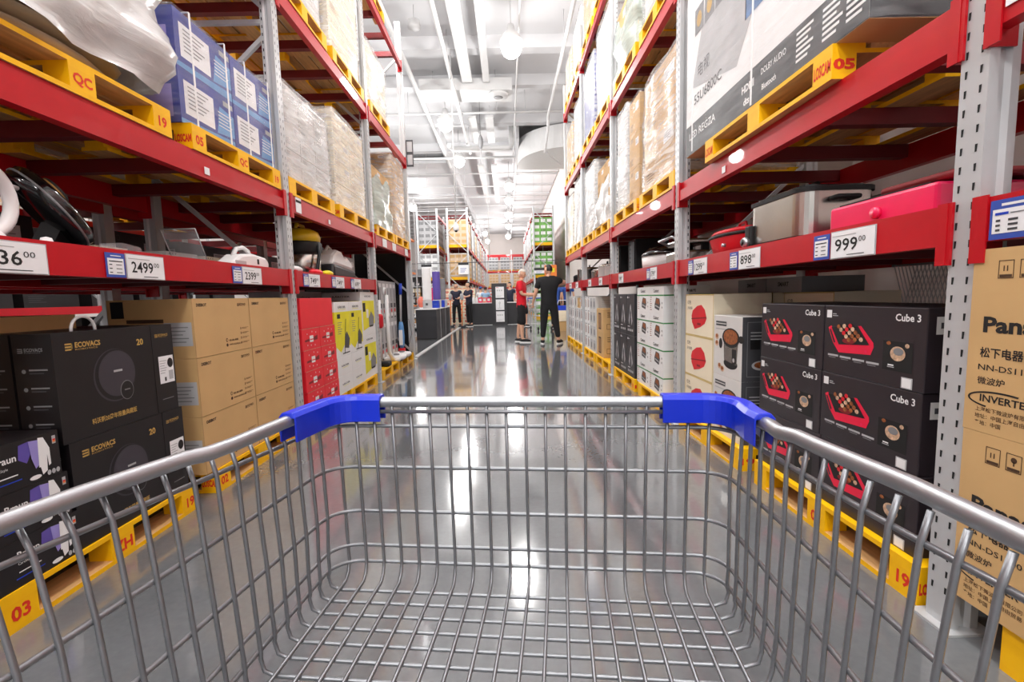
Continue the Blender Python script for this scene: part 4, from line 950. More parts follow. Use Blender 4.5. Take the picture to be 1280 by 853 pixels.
price('R', 6.72, 6.95, '698', 'price tag under the black cabinet of the third right bay', info=0)
price('R', 7.6, 7.85, '398', 'price tag in the middle of the third right bay', info=0)
price('R', 9.0, 9.3, '258', 'nearer price tag of the last right bay', info=0)
price('R', 9.9, 10.25, '198', 'farther price tag of the last right bay', info=0)
(cx, cy), rz = side_place('R', 1.215, 1.325, 1.3695, .002)
m = MB(); fr, _, _ = box_faces(m, .11, .002, .108, 'card_blue'); fr.rect(.008, .102, .016, .082, 'paper', 1); fr.rect(.03, .09, .09, .097, 'white', 1)
for i in range(3): fr.rect(.018, .03, .022+.013*i, .028+.013*i, 'dark_grey', 2); fr.rect(.05, .075, .022+.013*i, .028+.013*i, 'dark_grey', 2)
fr.rect(.015, .05, .066, .073, 'blue', 2); fr.rect(.055, .09, .067, .07, 'grey', 2)
solo('info_card', m, 'blue and white card on the red beam at the right picture edge', 'card', (cx, cy, 1.222), rz)
(cx, cy), rz = side_place('R', 1.05, 1.33, 1.3695, .002)
m = MB(); fr, _, _ = box_faces(m, .27, .002, .1, 'paper'); fr.lines(.02, .08, .08, 4, .018, 'dark_grey', 1)
solo('beam_sign', m, 'white printed sign on the upper red beam at the top right corner', 'sign', (cx, cy, 1.845), rz)
for i, (s, y, lb) in enumerate((('L', 2.72, 'tiny white sticker on the upper left beam under the blue cartons'), ('L', 4.55, 'tiny white sticker on the upper left beam in the second bay'), ('R', 2.95, 'tiny white sticker on the upper right beam under the television cartons'))):
    (cx, cy), rz = side_place(s, y, y+.045, (XR if s == 'R' else XL)-.0105, .002); m = MB(); m.box(-.022, .022, -.001, .001, 0, .04, 'paper'); solo('sticker', m, lb, 'sticker', (cx, cy, 1.83), rz)
(cx, cy), rz = side_place('L', 3.86, 3.96, XL-.0105, .002); m = MB(); fr, _, _ = box_faces(m, .1, .002, .12, 'paper'); fr.rect(0, .1, .08, .1, 'print_black', 1)
solo('rack_label', m, 'white label with a black stripe on the upper left beam just past the first post', 'label', (cx, cy, 1.82), rz)
for i, y in enumerate((6.5, 7.05, 7.9)):
    (cx, cy), rz = side_place('L', y, y+.2, XL-.0105, .002); m = MB(); m.box(-.11, .11, -.001, .001, 0, .11, 'paper'); solo('beam_sign', m, 'white card on the upper beam of the last left bay, %s of three' % ('nearest', 'middle', 'farthest')[i], 'sign', (cx, cy, 1.82), rz)
m = MB(); m.box(-.06, .06, -.01, .01, 0, .45, 'dark_grey'); m.box(-.045, .045, -.0115, -.01, .03, .2, 'light_grey'); m.box(-.045, .045, -.0115, -.01, .25, .42, 'light_grey')
solo('aisle_sign', m, 'dark framed sign fixed high on the last left post', 'sign', (-1.64, 8.425, 3.4), 0)
# ================================================================== appliances on the display shelves (deck top z = DZ)
DZ = 1.3335
t = T('loop_fan', 'white ring shaped appliance cut by the left picture edge', 'appliance', (-1.83, 1.66, DZ))
m = MB(); pts = [(0, .12*math.cos(2*math.pi*i/24), .155+.13*math.sin(2*math.pi*i/24)) for i in range(24)]; m.tube(pts, .022, 'white', 10, closed=True); part('ring', m, t)
m = MB(); m.lathe([(.07, 0), (.07, .02), (.045, .05), (.03, .06)], 'white', seg=18); part('base', m, t)
m = MB(); m.tube([(0, .115, .22), (.0, .15, .215)], .009, 'light_grey', 8); part('knob', m, t)
m = MB(); m.lathe([(.02, 0), (.021, .012), (.016, .028), (.0001, .033)], 'white', seg=14); solo('round_cap', m, 'small white round cap on the left display shelf', 'cap', (-1.735, 1.80, DZ))
t = T('robot_vacuum', 'large black robot vacuum tilted up on the left display shelf', 'robot vacuum', (-1.93, 2.04, DZ))
m = MB(); m.lathe([(.0001, -.05), (.15, -.05), (.178, -.03), (.182, .015), (.17, .03), (.0001, .034)], 'black_gloss', seg=32)
m.lathe([(.178, -.012), (.1835, -.01), (.1835, -.004), (.178, -.002)], 'grey', seg=32)
o = part('robot_body', m, t); o.location = (0, 0, .185); o.rotation_euler = Vector((.50, .62, .60)).to_track_quat('Z', 'Y').to_euler()
m2 = MB(); m2.lathe([(.055, .034), (.057, .066), (.05, .072), (.0001, .074)], 'charcoal', seg=20); m2.lathe([(.0575, .036), (.0595, .045), (.0575, .06)], 'gold', seg=20); o2 = part('sensor_turret', m2, o, (.0, .05, 0))
m = MB(); m.prism([(-.1, 0), (.1, 0), (.1, .02), (.02, .13), (-.02, .13)], 'black', 'x', -.05, .05); part('display_stand', m, t, (0, .02, 0))
m = MB(); m.prism([(-.07, 0), (.07, 0), (.05, .035), (-.05, .045)], 'acrylic', 'x', -.05, .05); solo('plastic_tray', m, 'small clear plastic piece in front of the tilted robot vacuum', 'tray', (-1.76, 2.17, DZ))
t = T('display_stand', 'tilted clear acrylic panel on the left display shelf', 'stand', (-1.9, 2.86, DZ))
m = MB(); m.mesh([(-.1, 0, 0), (.1, 0, 0), (.1, -.1, .2), (-.1, -.1, .2), (-.1, .006, 0), (.1, .006, 0), (.1, -.094, .203), (-.1, -.094, .203)], [(0, 1, 2, 3), (7, 6, 5, 4), (0, 4, 5, 1), (1, 5, 6, 2), (2, 6, 7, 3), (3, 7, 4, 0)], 'acrylic'); part('panel', m, t)
m = MB(); m.tube([(-.1, -.1, .2), (.1, -.1, .2)], .004, 'light_grey', 6); m.tube([(-.1, 0, 0), (-.1, -.1, .2)], .003, 'light_grey', 6); m.tube([(.1, 0, 0), (.1, -.1, .2)], .003, 'light_grey', 6); part('edge', m, t)
m = MB(); m.box(-.12, .12, -.06, .16, 0, .012, 'acrylic'); part('base', m, t)
t = T('hand_vacuum', 'low white hand vacuum with a loop handle before the first left post', 'hand vacuum', (-1.80, 3.24, DZ))
m = MB(); m.prism([(-.24, 0), (.22, 0), (.23, .05), (.18, .085), (.02, .10), (-.12, .085), (-.22, .03)], 'white', 'x', -.06, .06); part('body', m, t, bevel=.02)
m = MB(); m.tube([(0, -.13, .07), (0, -.08, .125), (0, .0, .14), (0, .06, .12), (0, .08, .085)], .014, 'white', 8); part('handle', m, t)
m = MB(); m.box(.055, .063, .06, .08, .03, .065, 'black'); m.box(.058, .0615, -.2, -.08, .01, .04, 'light_grey'); part('button', m, t)
t = T('drum_vacuum', 'yellow topped drum vacuum cleaner behind the first left post', 'vacuum cleaner', (-1.94, 4.48, DZ))
m = MB(); m.lathe([(.15, .03), (.165, .05), (.165, .24)], 'steel', seg=28); part('drum', m, t)
m = MB(); m.lathe([(.166, .2), (.185, .23), (.185, .30), (.17, .32)], 'black', seg=28); part('band', m, t)
m = MB(); m.lathe([(.17, .31), (.178, .36), (.16, .41), (.1, .44), (.0001, .445)], 'vac_yellow', seg=28); m.tube([(-.0, -.09, .43), (0, -.07, .475), (0, .07, .475), (0, .09, .43)], .018, 'vac_yellow', 8); part('motor_head', m, t)
for i in range(4):
    a = math.pi/4+i*math.pi/2; m = MB(); m.ball((0, 0, .03), .03, .03, .03, 'black', 10, 6); part('wheel', m, t, (.14*math.cos(a), .14*math.sin(a), 0))
m = MB(); m.tube([(.17, -.03, .3), (.2, -.08, .2), (.19, -.12, .06), (.15, -.18, .02)], .016, 'black', 8); part('hose', m, t)
m = MB(); m.ball((0, 0, .028), .042, .13, .028, 'bright_red', 16, 8); solo('red_attachment', m, 'small red cleaner attachment in front of the drum vacuum', 'attachment', (-1.757, 4.34, DZ))
m = MB(); m.ball((0, 0, .03), .04, .11, .03, 'yellow_print', 14, 8); solo('yellow_attachment', m, 'small pale yellow cleaner attachment by the red one', 'attachment', (-1.757, 4.62, DZ))
m = MB(); m.ball((0, 0, .03), .04, .1, .03, 'white', 14, 8); solo('white_attachment', m, 'small white cleaner attachment just past the first left post', 'attachment', (-1.757, 3.93, DZ))
t = T('steam_cleaner', 'domed white and black steam cleaner on the left display shelf', 'steam cleaner', (-1.94, 5.24, DZ))
m = MB(); m.prism([(-.33, 0), (.33, 0), (.35, .07), (.34, .1), (-.34, .15), (-.35, .05)], 'charcoal', 'x', -.15, .15); part('base', m, t, bevel=.03)
m = MB(); m.prism([(-.33, .14), (.34, .095), (.3, .19), (.16, .25), (.08, .23), (-.02, .3), (-.14, .31), (-.28, .24)], 'white', 'x', -.13, .13); part('cover', m, t, bevel=.035)
m = MB(); m.tube([(0, -.18, .27), (0, -.1, .35), (0, .02, .31)], .016, 'white', 8); part('handle', m, t)
place(plain_carton(.36, .3, .29, 'grey'), 'machine_carton', 'L', 5.68, .36, DZ, 1.95, .3, 'small grey carton with a yellow rim on the left display shelf', bevel=0)
m = MB(); m.box(-.14, .14, -.05, .05, 0, .02, 'black'); solo('black_tray', m, 'flat black accessory in front of the grey carton on the left shelf', 'accessory', (-1.757, 5.72, DZ), HP)
for i, (x, y, w, h, k_) in enumerate(((-2.2, 2.92, .3, .1, 'white'), (-2.25, 2.48, .22, .09, 'cream'), (-2.2, 3.3, .28, .1, 'cream'))):
    place(plain_carton(w, .2, h, k_), 'small_carton', 'L', y, w, DZ, -x-.1, .2, 'low pale carton deeper on the left display shelf, %s from the camera' % ['second', 'first', 'third'][i], bevel=0)
# right shelf
t = T('multi_cooker', 'red oval multi cooker with lid beside the first right post', 'cooker', (1.60, 3.17, DZ), -HP)
m = MB(); m.lathe([(.24, .0), (.27, .02), (.31, .115), (.315, .12)], 'bright_red', seg=32, sx=1.05, sy=.56); part('body', m, t)
m = MB(); m.lathe([(.32, .118), (.325, .135), (.3, .142)], 'black', seg=32, sx=1.05, sy=.56); part('rim', m, t)
m = MB(); m.lathe([(.31, .14), (.28, .165), (.12, .185), (.0001, .19)], 'red', seg=32, sx=1.05, sy=.56); part('lid', m, t)
m = MB(); m.tube([(-.05, 0, .185), (-.04, 0, .215), (.04, 0, .215), (.05, 0, .185)], .01, 'red', 8); part('lid_handle', m, t)
m = MB(); m.lathe([(.012, 0), (.012, .02), (.0001, .021)], 'chrome', seg=12); o = part('dial', m, t, (.1, -.165, .06)); o.rotation_euler = (HP, 0, 0)
t = T('tilted_lid', 'shiny steel lid propped up behind the red multi cooker', 'lid', (2.02, 3.3, DZ), -HP)
m = MB(); m.lathe([(.2, 0), (.19, .02), (.1, .045), (.0001, .05)], 'steel', seg=28, sx=1.3, sy=.8); o = part('lid_body', m, t, (0, 0, .19)); o.rotation_euler = (.9, 0, 0)
m = MB(); m.box(-.16, .16, .1, .2, 0, .1, 'grey'); part('stand', m, t)
t = T('slow_cooker', 'large square stainless slow cooker with a black lid on the right shelf', 'slow cooker', (1.64, 2.56, DZ), -HP)
m = MB(); a, b = .26, .19; prof = []
for cxx, cyy, a0 in ((a-.08, b-.08, 0), (-a+.08, b-.08, 1), (-a+.08, -b+.08, 2), (a-.08, -b+.08, 3)):
    for i in range(7): an = (a0+i/6)*HP; prof.append((cxx+.08*math.cos(an), cyy+.08*math.sin(an)))
m.prism(prof, 'steel', 'z', .03, .24, 'black'); part('body', m, t)
m = MB(); m.prism([(x*.98, y*.98) for x, y in prof], 'black', 'z', 0, .03); part('base', m, t)
m = MB(); m.prism([(x*1.04, y*1.04) for x, y in prof], 'black', 'z', .24, .262); m.prism([(x*.9, y*.9) for x, y in prof], 'black_gloss', 'z', .262, .275); part('lid', m, t)
m = MB(); m.tube([(-.09, 0, .27), (-.08, 0, .31), (.08, 0, .31), (.09, 0, .27)], .014, 'black', 8); part('lid_handle', m, t)
m = MB(); m.box(-.245, -.185, -.215, -.185, .02, .14, 'black'); part('control_panel', m, t, bevel=.01)
m = MB(); m.lathe([(.03, 0), (.03, .02), (.022, .03), (.0001, .031)], 'chrome', seg=20); m.lathe([(.02, .0305), (.0001, .032)], 'black', seg=16); o = part('dial', m, t, (-.215, -.213, .045)); o.rotation_euler = (HP, 0, 0)
m = MB(); m.tube([(.25, -.05, .2), (.31, -.05, .2), (.31, .05, .2), (.25, .05, .2)], .012, 'black', 8); part('side_handle', m, t)
t = T('grill_machine', 'black appliance with chrome legs behind the slow cooker', 'grill', (2.02, 2.45, DZ), -HP)
m = MB(); m.box(-.1, .1, -.1, .1, .19, .24, 'black'); m.box(-.16, .16, -.1, .1, .13, .15, 'black'); part('body', m, t, bevel=.012)
for x in (-.12, .12):
    for y in (-.07, .07): m = MB(); m.tube([(x, y, 0), (x, y, .14)], .009, 'chrome', 8); part('leg', m, t)
t = T('tabletop_grill', 'pink tabletop grill with a red glass lid on the nearest right shelf', 'grill', (1.63, 1.82, DZ), -HP)
m = MB(); m.box(-.27, .25, -.19, .19, 0, .112, 'pink'); part('tray_body', m, t, bevel=.012)
m = MB(); m.box(-.25, .19, -.16, .17, .113, .122, 'black'); part('grill_plate', m, t)
m = MB(); m.box(-.06, .27, -.14, .19, .123, .152, 'dark_red'); part('glass_lid', m, t, bevel=.012)
m = MB(); m.lathe([(.022, 0), (.022, .015), (.0001, .018)], 'pink', seg=18); o = part('dial', m, t, (.0, -.19, .05)); o.rotation_euler = (HP, 0, 0)
t = T('air_purifier', 'tall white appliance cut by the right picture edge on the display shelf', 'appliance', (1.54, 1.10, DZ))
m = MB(); m.box(-.12, .12, -.15, .15, .04, .42, 'white'); part('body', m, t, bevel=.03)
m = MB(); m.box(-.11, .11, -.14, .14, 0, .04, 'offwhite'); part('base', m, t)
m = MB(); m.box(-.1, .1, -.12, .12, .421, .43, 'light_grey'); part('air_outlet', m, t)
t = T('mesh_screen', 'expanded metal mesh panel hanging behind the first right bay', 'mesh', (2.44, 2.0, .98), -HP)
m = MB()
for i in range(64):
    for s in (1, -1): m.bar((-.84+i*.026, 0, 0), (-.84+i*.026+s*.08, .003*s, .24), .005, .003, 'light_grey')
part('mesh', m, t)
m = MB(); m.box(-.94, .98, -.006, .006, -.012, .0, 'grey'); m.box(-.94, .98, -.006, .006, .24, .252, 'grey'); part('mesh_frame', m, t)
for x in (-.92, .96):
    m = MB(); m.box(x-.01, x+.01, -.006, .02, -.972+0, 0, 'grey') if False else m.box(x-.01, x+.01, -.01, .01, .24, .33, 'grey'); part('hook', m, t)
# second to fourth right bays
t = T('mixer', 'chrome sandwich press opened beside the first right post', 'press', (1.62, 4.18, DZ), -HP)
m = MB(); m.box(-.2, .2, -.13, .13, 0, .12, 'steel'); part('base', m, t, bevel=.02)
m = MB(); m.box(-.2, .2, -.12, .12, .17, .215, 'steel'); part('upper_plate', m, t, bevel=.015)
m = MB(); m.tube([(-.17, -.12, .19), (-.17, -.2, .23), (.17, -.2, .23), (.17, -.12, .19)], .012, 'chrome', 8); part('handle', m, t)
m = MB(); m.box(.16, .19, .05, .11, .11, .18, 'black'); m.box(-.19, -.16, .05, .11, .11, .18, 'black'); part('hinge', m, t)
t = T('roaster', 'white electric roaster with a dark lid on the second right shelf', 'roaster', (1.68, 4.92, DZ), -HP)
m = MB(); m.lathe([(.26, 0), (.29, .02), (.3, .14)], 'white', seg=28, sx=1.1, sy=.8); part('body', m, t)
m = MB(); m.lathe([(.31, .14), (.3, .17), (.22, .225), (.0001, .24)], 'black_gloss', seg=28, sx=1.1, sy=.8); part('lid', m, t)
m = MB(); m.tube([(.02, 0, .23), (.0, 0, .3), (-.1, 0, .33)], .025, 'black', 8); part('lid_handle', m, t)
m = MB(); m.ball((-.34, -.05, .15), .06, .09, .02, 'chrome', 12, 6); part('tongs', m, t)
for y, lb, n in ((5.78, 'black cabinet appliance before the second right post', 'wine_cooler'), (6.55, 'black cabinet appliance just past the second right post', 'wine_cooler')):
    t = T(n, lb, 'appliance', (1.75, y, DZ), -HP)
    m = MB(); m.box(-.16, .16, -.2, .2, .01, .41, 'black'); part('body', m, t, bevel=.01)
    m = MB(); m.box(-.14, .14, -.21, -.2, .03, .39, 'black_gloss'); part('door', m, t)
    m = MB(); m.box(-.13, .13, -.15, .15, 0, .01, 'dark_grey'); part('feet', m, t)
def pot(x, y, r, h, lb, lidm='steel', body='steel'):
    t = T('stock_pot', lb, 'pot', (x, y, DZ), -HP)
    m = MB(); m.lathe([(r*.95, 0), (r, .02), (r, h), (r*1.04, h+.008)], body, seg=26); part('body', m, t)
    m = MB(); m.lathe([(r*1.03, h+.01), (r*.7, h+.045), (.0001, h+.06)], lidm, seg=26); part('lid', m, t)
    m = MB(); m.tube([(-.03, 0, h+.055), (-.03, 0, h+.09), (.03, 0, h+.09), (.03, 0, h+.055)], .009, 'black', 6); part('lid_handle', m, t)
    m = MB(); m.tube([(r, -.04, h*.8), (r+.045, -.04, h*.8), (r+.045, .04, h*.8), (r, .04, h*.8)], .008, 'black', 6); m.tube([(-r, -.04, h*.8), (-r-.045, -.04, h*.8), (-r-.045, .04, h*.8), (-r, .04, h*.8)], .008, 'black', 6); part('side_handle', m, t)
pot(1.64, 7.15, .14, .17, 'small white pot with a steel lid on the third right shelf, nearer', body='offwhite')
pot(1.64, 7.6, .15, .19, 'small pale pot with a steel lid on the third right shelf, middle', body='offwhite')
pot(1.62, 8.15, .14, .15, 'low steel pot on the third right shelf, farthest')
pot(1.66, 9.35, .24, .24, 'big bulging steel pot on the last right shelf')
pot(1.6, 10.3, .13, .14, 'small dark pot at the end of the last right shelf', body='black', lidm='black_gloss')

# ================================================================== shopping cart
TH = 0.113; cT, sT = math.cos(TH), math.sin(TH)
def cw(u, v, z): return Vector((u*cT+v*sT, -u*sT+v*cT, z))
cart = T('shopping_cart', 'grey wire shopping cart with blue corner guards filling the foreground', 'shopping cart', (0, 0, 0), -TH)
LVLS = [(.935, -.380, -.30, .252, .30), (.892, -.402, -.14, .258, .17), (.822, -.390, -.075, .25, .07), (.746, -.386, -.055, .249, .045), (.686, -.387, -.02, .248, .03), (.657, -.386, -.01, .246, .02)]
def uL(z, v):
    return interp(z, 1)-abs(interp(z, 2))*(.69-max(v, .25))
def uR(z, v):
    return interp(z, 3)+interp(z, 4)*(.69-max(v, .25))
def interp(z, k):
    L = [(l[0], l[k]) for l in LVLS]
    if z >= L[0][0]: return L[0][1]
    for (z0, a0), (z1, a1) in zip(L, L[1:]):
        if z1 <= z <= z0: return a1+(a0-a1)*(z-z1)/(z0-z1)
    return L[-1][1]
VF = .72; VB = -.22
m = MB()
def lerp_tab(T_, v):
    T_ = sorted(T_)
    if v <= T_[0][0]: return T_[0][1:]
    for a, b in zip(T_, T_[1:]):
        if a[0] <= v <= b[0]:
            f = (v-a[0])/(b[0]-a[0]); return tuple(a[i]+(b[i]-a[i])*f for i in (1, 2))
    return T_[-1][1:]
T1L = [(.70, -.395, .892), (.615, -.398, .894), (.554, -.404, .896), (.496, -.413, .896), (.38, -.427, .899), (.327, -.438, .898), (.1, -.466, .898), (-.22, -.49, .898)]
T1R = [(.69, .256, .892), (.6, .258, .893), (.52, .266, .896), (.463, .271, .896), (.409, .278, .897), (.354, .286, .898), (.28, .295, .901), (.1, .303, .901), (-.22, .313, .901)]
TTL = [(.70, -.390, .924), (.615, -.401, .922), (.554, -.408, .921), (.496, -.415, .922), (.38, -.432, .924), (.327, -.446, .925), (.1, -.470, .925), (-.22, -.49, .925)]
TTR = [(.70, .250, .924), (.60, .257, .924), (.52, .267, .925), (.463, .273, .925), (.409, .281, .925), (.354, .288, .925), (.3, .295, .925), (.1, .310, .928), (-.22, .322, .928)]
def ring(z, r, rc=.045):
    ul, ur = uL(z, .69), uR(z, .69); pts = []
    for i in range(13): v = VB+(VF-rc-VB)*i/12; pts.append((uL(z, v), v, z))
    for i in range(1, 7): a = HP*i/6; pts.append((ul+rc*(1-math.cos(a)), VF-rc+rc*math.sin(a), z))
    for i in range(0, 7): a = HP*i/6; pts.append((ur-rc*(1-math.sin(a)), VF-rc+rc*math.cos(a), z))
    for i in range(1, 13): v = VF-rc+(VB-VF+rc)*i/12; pts.append((uR(z, v), v, z))
    return pts
for z, *_ in LVLS[2:]: m.tube(ring(z, .003), .0031, 'cart_wire', 7)
P1 = []
for i in range(17): v = VB+(.66-VB)*i/16; q = lerp_tab(T1L, v); P1.append((q[0], v, q[1]))
P1 += [(-.396+.045*(1-math.cos(HP*i/6)), .675+.045*math.sin(HP*i/6), .892) for i in range(7)]+[(.255-.045*(1-math.sin(HP*i/6)), .675+.045*math.cos(HP*i/6), .892) for i in range(7)]
for i in range(17): v = .66+(VB-.66)*i/16; q = lerp_tab(T1R, v); P1.append((q[0], v, q[1]))
m.tube(P1, .0031, 'cart_wire', 7)
part('horizontal_wires', m, cart)
RIML = [(-.485, -.22), (-.468, .05), (-.452, .2), (-.438, .30), (-.430, .36), (-.414, .43), (-.409, .452), (-.396, .468), (-.390, .50), (-.387, .56), (-.381, .63), (-.376, .66)]
RIMR = [(.256, .66), (.252, .63), (.256, .588), (.254, .562), (.266, .545), (.271, .51), (.278, .475), (.292, .41), (.300, .33), (.308, .2), (.318, .05), (.322, -.22)]
cL = [(-.376+.045*(1-math.cos(HP*i/6)), .668+.052*math.sin(HP*i/6)) for i in range(7)]
cR = [(.252-.045*(1-math.sin(HP*i/6))+.004, .668+.052*math.cos(HP*i/6)) for i in range(7)]
m = MB(); m.tube([(u, v, .932) for u, v in RIML+cL+cR+RIMR], .0088, 'chrome', 12); part('rim_tube', m, cart)
m = MB(); m.tube([(-.335, .712, .918), (.21, .712, .918)], .0032, 'cart_wire', 7)
part('rim_wire', m, cart)
# front verticals: rim, down, then back along the floor
ZF = .630
for j in range(20):
    u = -.368+.0311*j; ub = -.363+.0306*j
    m = MB(); m.tube([(u, VF-.004, .93), (u+(ub-u)*.5, VF-.004, .8), (ub, VF-.004, .66), (ub, VF-.010, ZF+.012), (ub, VF-.022, ZF+.003), (ub, VB, ZF+.003)], .0027, 'cart_wire', 6)
    part('front_wire', m, cart)
def rimu(v, side):
    L = RIML if side < 0 else RIMR[::-1]
    for (a0, b0), (a1, b1) in zip(L, L[1:]):
        if b0 <= v <= b1: return a0+(a1-a0)*(v-b0)/(b1-b0+1e-9)
    return L[-1][0]
for k in range(31):
    v = .697-.0290*k; vf = v-.014
    if v < VB: break
    q = lerp_tab(TTL, v); P = [(q[0], v, q[1])]
    q = lerp_tab(T1L, v); P.append((q[0]+.004, v, q[1]))
    for z in (.822, .746, .686, .657): P.append((uL(z, v)+.004, v+(vf-v)*(.935-z)/.3, z))
    P += [(-.384, vf, ZF+.02), (-.380, vf, ZF+.004), (-.366, vf, ZF-.002), (.225, vf, ZF-.002), (.240, vf, ZF+.004), (.244, vf, ZF+.02)]
    for z in (.657, .686, .746, .822): P.append((uR(z, v)-.004, v+(vf-v)*(.935-z)/.3, z))
    q = lerp_tab(T1R, v); P.append((q[0]-.004, v, q[1]))
    q = lerp_tab(TTR, v); P.append((q[0], v, q[1]))
    m = MB(); m.tube(P, .0027, 'cart_wire', 6); part('side_wire', m, cart)
def guard(path, n):
    m = MB(); vs = []; fs = []; P = [Vector((u, v, 0)) for u, v in path]
    cs = [(-.0135, -.030), (-.0135, .006), (-.008, .0125), (.008, .0125), (.0135, .006), (.0135, -.030), (.0105, -.030), (.0105, .004), (-.0105, .004), (-.0105, -.030)]
    for i, p in enumerate(P):
        t_ = (P[min(i+1, len(P)-1)]-P[max(i-1, 0)]).normalized(); nn = Vector((t_.y, -t_.x, 0))
        for a, z in cs: q = p+nn*a; vs.append((q.x, q.y, .932+z))
    K = len(cs)
    for i in range(len(P)-1):
        for q in range(K): fs.append((i*K+q, i*K+(q+1) % K, (i+1)*K+(q+1) % K, (i+1)*K+q))
    fs.append(tuple(range(K))[::-1]); fs.append(tuple((len(P)-1)*K+q for q in range(K)))
    m.mesh(vs, fs, 'guard_blue'); part('corner_guard', m, cart, bevel=.0015)
gl = [(-.383, .60), (-.381, .625), (-.378, .65)]+cL+[(-.31, .72), (-.292, .72)]
gr = [(.152, .72), (.18, .72)]+cR+[(.254, .65), (.252, .625), (.254, .60)]
guard(gl, 0); guard(gr, 1)
m = MB(); m.tube([(-.485, -.2, .932), (-.48, -.27, .98), (-.45, -.30, 1.0), (.31, -.30, 1.0), (.322, -.27, .98), (.322, -.2, .932)], .014, 'chrome', 10); part('handle_frame', m, cart)
m = MB(); m.tube([(-.36, -.30, 1.0), (.22, -.30, 1.0)], .019, 'guard_blue', 12); part('handle_grip', m, cart)
m = MB()
for x in (-.33, .19): m.tube([(x, -.2, .62), (x, -.2, .2), (x+(.03 if x < 0 else -.03), -.1, .16), (x+(.06 if x < 0 else -.06), .5, .16)], .013, 'chrome', 10)
m.tube([(-.33, -.2, .2), (.19, -.2, .2)], .013, 'chrome', 8); m.tube([(-.27, .5, .16), (.13, .5, .16)], .013, 'chrome', 8)
m.tube([(-.27, .3, .16), (-.33, -.05, .62)], .010, 'chrome', 8); m.tube([(.13, .3, .16), (.19, -.05, .62)], .010, 'chrome', 8); part('chassis', m, cart)
for x, v in ((-.33, -.18), (.19, -.18), (-.27, .46), (.13, .46)):
    m = MB(); m.tube([(-.014, 0, 0), (.014, 0, 0)], .055, 'rubber', 20); w = part('wheel', m, cart, (x, v, .055))
    m = MB(); m.box(-.022, -.017, -.015, .015, -.01, .09, 'chrome'); m.box(.017, .022, -.015, .015, -.01, .09, 'chrome'); m.box(-.022, .022, -.015, .015, .085, .095, 'chrome'); part('caster_fork', m, w)

# ================================================================== people
def skin_mesh(joints, edges, mname, sub=1, root=0):
    me = bpy.data.meshes.new('b'); names = list(joints)
    me.from_pydata([joints[n][0] for n in names], [(names.index(a), names.index(b)) for a, b in edges], [])
    o = bpy.data.objects.new('b', me); COL.objects.link(o)
    o.modifiers.new('s', 'SKIN'); s = o.modifiers.new('d', 'SUBSURF'); s.levels = sub; s.render_levels = sub
    for i, n in enumerate(names):
        sv = me.skin_vertices[0].data[i]; r = joints[n][1]; sv.radius = r if isinstance(r, tuple) else (r, r); sv.use_root = (i == root)
    bpy.context.view_layer.update(); dg = bpy.context.evaluated_depsgraph_get()
    e = o.evaluated_get(dg); r = bpy.data.meshes.new_from_object(e)
    vs = [tuple(v.co) for v in r.vertices]; fs = [tuple(p.vertices) for p in r.polygons]
    bpy.data.objects.remove(o); bpy.data.meshes.remove(me); bpy.data.meshes.remove(r)
    return vs, fs
